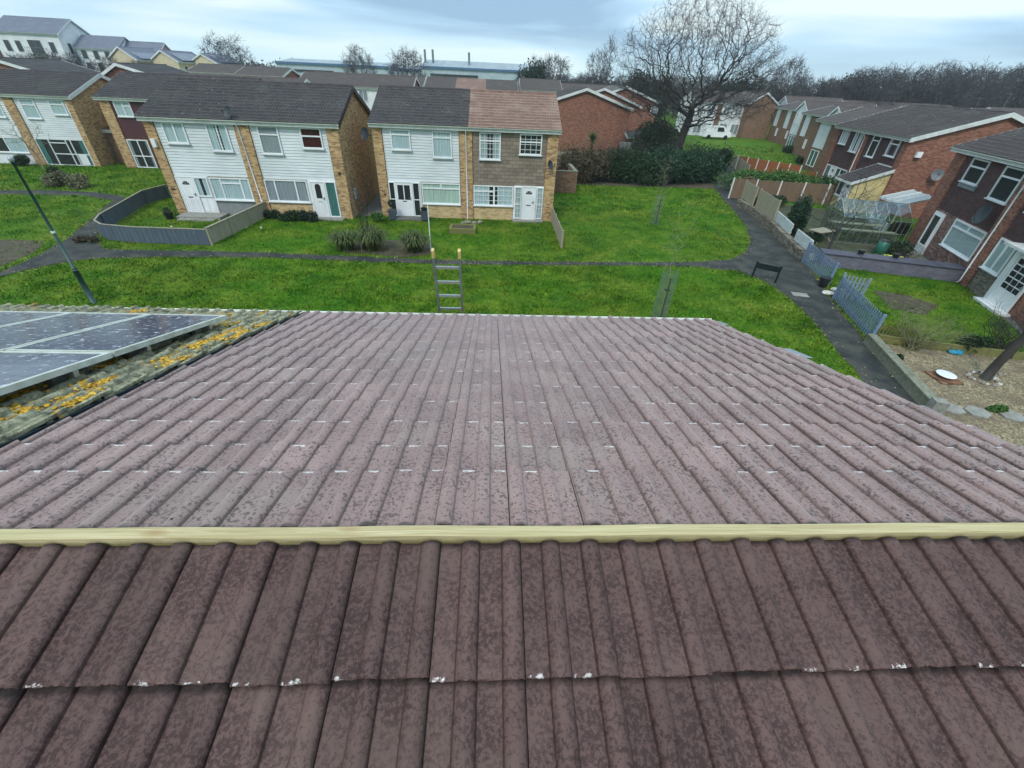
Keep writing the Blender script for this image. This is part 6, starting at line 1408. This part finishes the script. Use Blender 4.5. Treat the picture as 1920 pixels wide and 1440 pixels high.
for i in range(22):
    a = 6.283*i/22+rg.uniform(-.1, .1); q = .30+rg.uniform(0, .12); s_ = rg.uniform(.05, .09)
    tag(MB().blob((16.1+q*math.cos(a)*1.15-.05, 10.85+q*math.sin(a), .04), (s_, s_*.8, s_*.7), i).build('stone', 'white_stone' if i % 3 == 0 else 'stone'), 'rounded stone in the ring at the foot of the dark trunk', 'stone', 'stones ringing the dark trunk')
for i, (px, py, a, lb) in enumerate(((1783, 768, .2, 'stepping slab nearest the roof verge'), (1831, 775, .5, 'middle stepping slab left of the small green plant'), (1896, 782, .3, 'stepping slab right of the small green plant'))):
    g_ = G(px, py); b = MB(); n = 6; r_ = .3; b.v = [(r_*math.cos(6.283*k/n+a)*1.1, r_*math.sin(6.283*k/n+a), z) for z in (.01, .07) for k in range(n)]; b.f = [tuple(range(n-1, -1, -1)), tuple(range(n, 2*n))]+[(k, (k+1) % n, (k+1) % n+n, k+n) for k in range(n)]; b.m = [0]*len(b.f)
    o = b.build('stepping_slab', 'concrete'); o.location = (g_.x, g_.y, 0); tag(o, 'hexagonal grey '+lb, 'paving slab', 'stepping slabs on the gravel')
g_ = G(1790, 663); tag(MB().blob((g_.x, g_.y, .06), (.26, .15, .08), 8, .2).build('plastic_bag', 'blue_plastic'), 'crumpled turquoise plastic sheet under the dark bush', 'plastic sheet')
g_ = G(1878, 704); tag(MB().blob((g_.x, g_.y, .04), (.12, .09, .06), 18, .2).build('stone', 'brown_fence' if False else 'stone'), 'single dark stone on the gravel right of the trunk', 'stone')
g_ = G(1512, 552); b = MB(); b.box(-.33, .33, -.22, .22, .013, .022); o = b.build('manhole_cover', 'concrete'); o.location = (G(1500, 553).x, G(1500, 553).y, 0); o.rotation_euler = (0, 0, -.25); tag(o, 'grey rectangular inspection cover set in the right path', 'manhole cover')
# garden of the soil plot
t = thing('wall_pot', 'black plant tub standing by the gate opening', 'plant pot', (15.45, 18.35, 0)); b = MB(); b.lathe([(.17, 0), (.23, .42), (.24, .46), (.2, .46)], (0, 0, 0), 14); b.build('pot', 'black_plastic', t); MB().lathe([(.19, .4), (.19, .41)], (0, 0, 0), 14).build('soil', 'soil', t)
for i, (x, y) in enumerate(((19.1, 21.25), (20.6, 20.8))):
    t = thing('hanging_pot', ('left', 'right')[i]+' small black pot on the lavender wall coping', 'plant pot', (x, y, .67)); b = MB(); b.lathe([(.12, 0), (.17, .2), (.15, .2)], (0, 0, 0), 12); b.build('pot', 'black_plastic', t)
t = thing('garden_tray', 'bright yellow green plastic trough in front of the greenhouse', 'planter', (22.0, 22.35, 0), -.3); b = MB(); b.box(-.5, .5, -.1, .1, .12, .26); b.box(-.46, .46, -.07, .07, .261, .27); b.build('body', 'bright_yellow', t); MB().box(-.4, .4, -.05, .05, 0, .119).build('stand', 'green_plastic', t)
t = thing('garden_bench', 'weathered timber table in the soil garden beside the conifer', 'garden table', (19.9, 25.6, 0), .4); b = MB()
for k in range(5): b.box(-.7, .7, -.4+k*.165, -.25+k*.165, .62, .66)
b.build('top', 'weathered_fence', t)
for x in (-.6, .6):
    b = MB(); b.beam((x, -.35, 0), (x, .3, .62), .07, .07); b.beam((x+.08, .35, 0), (x+.08, -.3, .62), .07, .07); b.build('leg', 'weathered_fence', t)
t = thing('water_butt', 'green plastic water tub beside the greenhouse', 'water butt', (21.9, 23.2, 0)); b = MB(); b.lathe([(.25, 0), (.3, .4), (.27, .78), (.24, .8)], (0, 0, 0), 16); b.build('barrel', 'green_plastic', t, True); MB().lathe([(.28, .80), (.2, .86)], (0, 0, 0), 16).build('lid', 'black_plastic', t)
t = thing('plastic_crate', 'white slatted crate standing behind the blue picket fence', 'crate', (17.2, 21.95, 0), -.3); b = MB()
for k in range(9): b.box(-.4+k*.1, -.34+k*.1, -.02, .02, 0, .4)
b.box(-.42, .5, .021, .04, .1, .15); b.box(-.42, .5, .021, .04, .3, .35); b.build('slats', 'white_paint', t)
for i, (x, y) in enumerate(((15.9, 17.9), (15.2, 17.55))): tag(MB().blob((x, y, .05), (.3, .22, .07), i+40, .2).build('rubble', 'white_stone'), ('further', 'nearer')[i]+' pale rubble patch in the gate opening', 'rubble', 'rubble at the gate')
# television aerials on far roofs
for i, (px, py, D, lb) in enumerate(((485, 128, 82, 'roof aerial on the far dark terrace'), (1895, 178, 60, 'roof aerial above the right-hand ridge'), (1838, 186, 72, 'small roof aerial left of the right-hand ridge'))):
    p = AY(px, py, D); t = thing('tv_aerial', lb, 'aerial', (p.x, D, p.z-1.6)); b = MB(); b.tube([(0, 0, 0), (0, 0, 1.8)], .03, 5); b.build('mast', 'grey_metal', t); b = MB(); b.tube([(-.5, 0, 1.7), (.5, 0, 1.7)], .02, 4)
    for k in range(6): b.tube([(-.45+k*.18, -.25, 1.7), (-.45+k*.18, .25, 1.7)], .012, 3)
    b.build('antenna', 'grey_metal', t)

# fallen leaves and grit along the path edges: uncountable
r = np.random.default_rng(44); q = []
for i in range(len(MAIN)):
    a = np.array(MAIN[i]); b = np.array(MAIN[(i+1) % len(MAIN)])
    if a[1] > 40: continue
    k = 9; t_ = r.uniform(size=(k, 1)); q.append(a+(b-a)*t_+r.normal(size=(k, 2))*np.array([.22, .16]))
q = np.concatenate(q); n = len(q); a = r.uniform(0, 6.28, n); w = r.uniform(.015, .045, n); c = np.stack([q[:, 0], q[:, 1], r.uniform(.02, .05, n)], 1)
u = np.stack([np.cos(a)*w, np.sin(a)*w, r.normal(size=n)*.008], 1); v = np.stack([-np.sin(a)*w*.5, np.cos(a)*w*.5, r.normal(size=n)*.006], 1)
foliage('dead_leaf', (.16, .11, .05), (.26, .20, .09), (.40, .34, .18), 8)
o = np_build('fallen_leaves', np.stack([c-u, c-v, c+u, c+v], 1).reshape(-1, 3), np.arange(4*n).reshape(-1, 4), 'dead_leaf', None, np.repeat(r.uniform(.3, 1, n), 4)); tag(o, 'dead leaves and twigs scattered along the path edges', 'leaves', kind='stuff')

# ================================================================ haze
hz = MB(); hz.box(-220, 240, -40, 300, -1.0, 19.5)
hm = bpy.data.materials.new('haze'); hm.use_nodes = True; hn = hm.node_tree.nodes; hn.clear(); ho = hn.new('ShaderNodeOutputMaterial'); pv = hn.new('ShaderNodeVolumePrincipled')
pv.inputs['Color'].default_value = (.80, .90, .96, 1); pv.inputs['Density'].default_value = 0.00042; pv.inputs['Anisotropy'].default_value = 0.2; hm.node_tree.links.new(pv.outputs[0], ho.inputs['Volume']); MATS['haze'] = hm
h_ = hz.build('haze', 'haze'); h_['kind'] = 'stuff'; h_['label'] = 'thin pale damp air over the whole estate'
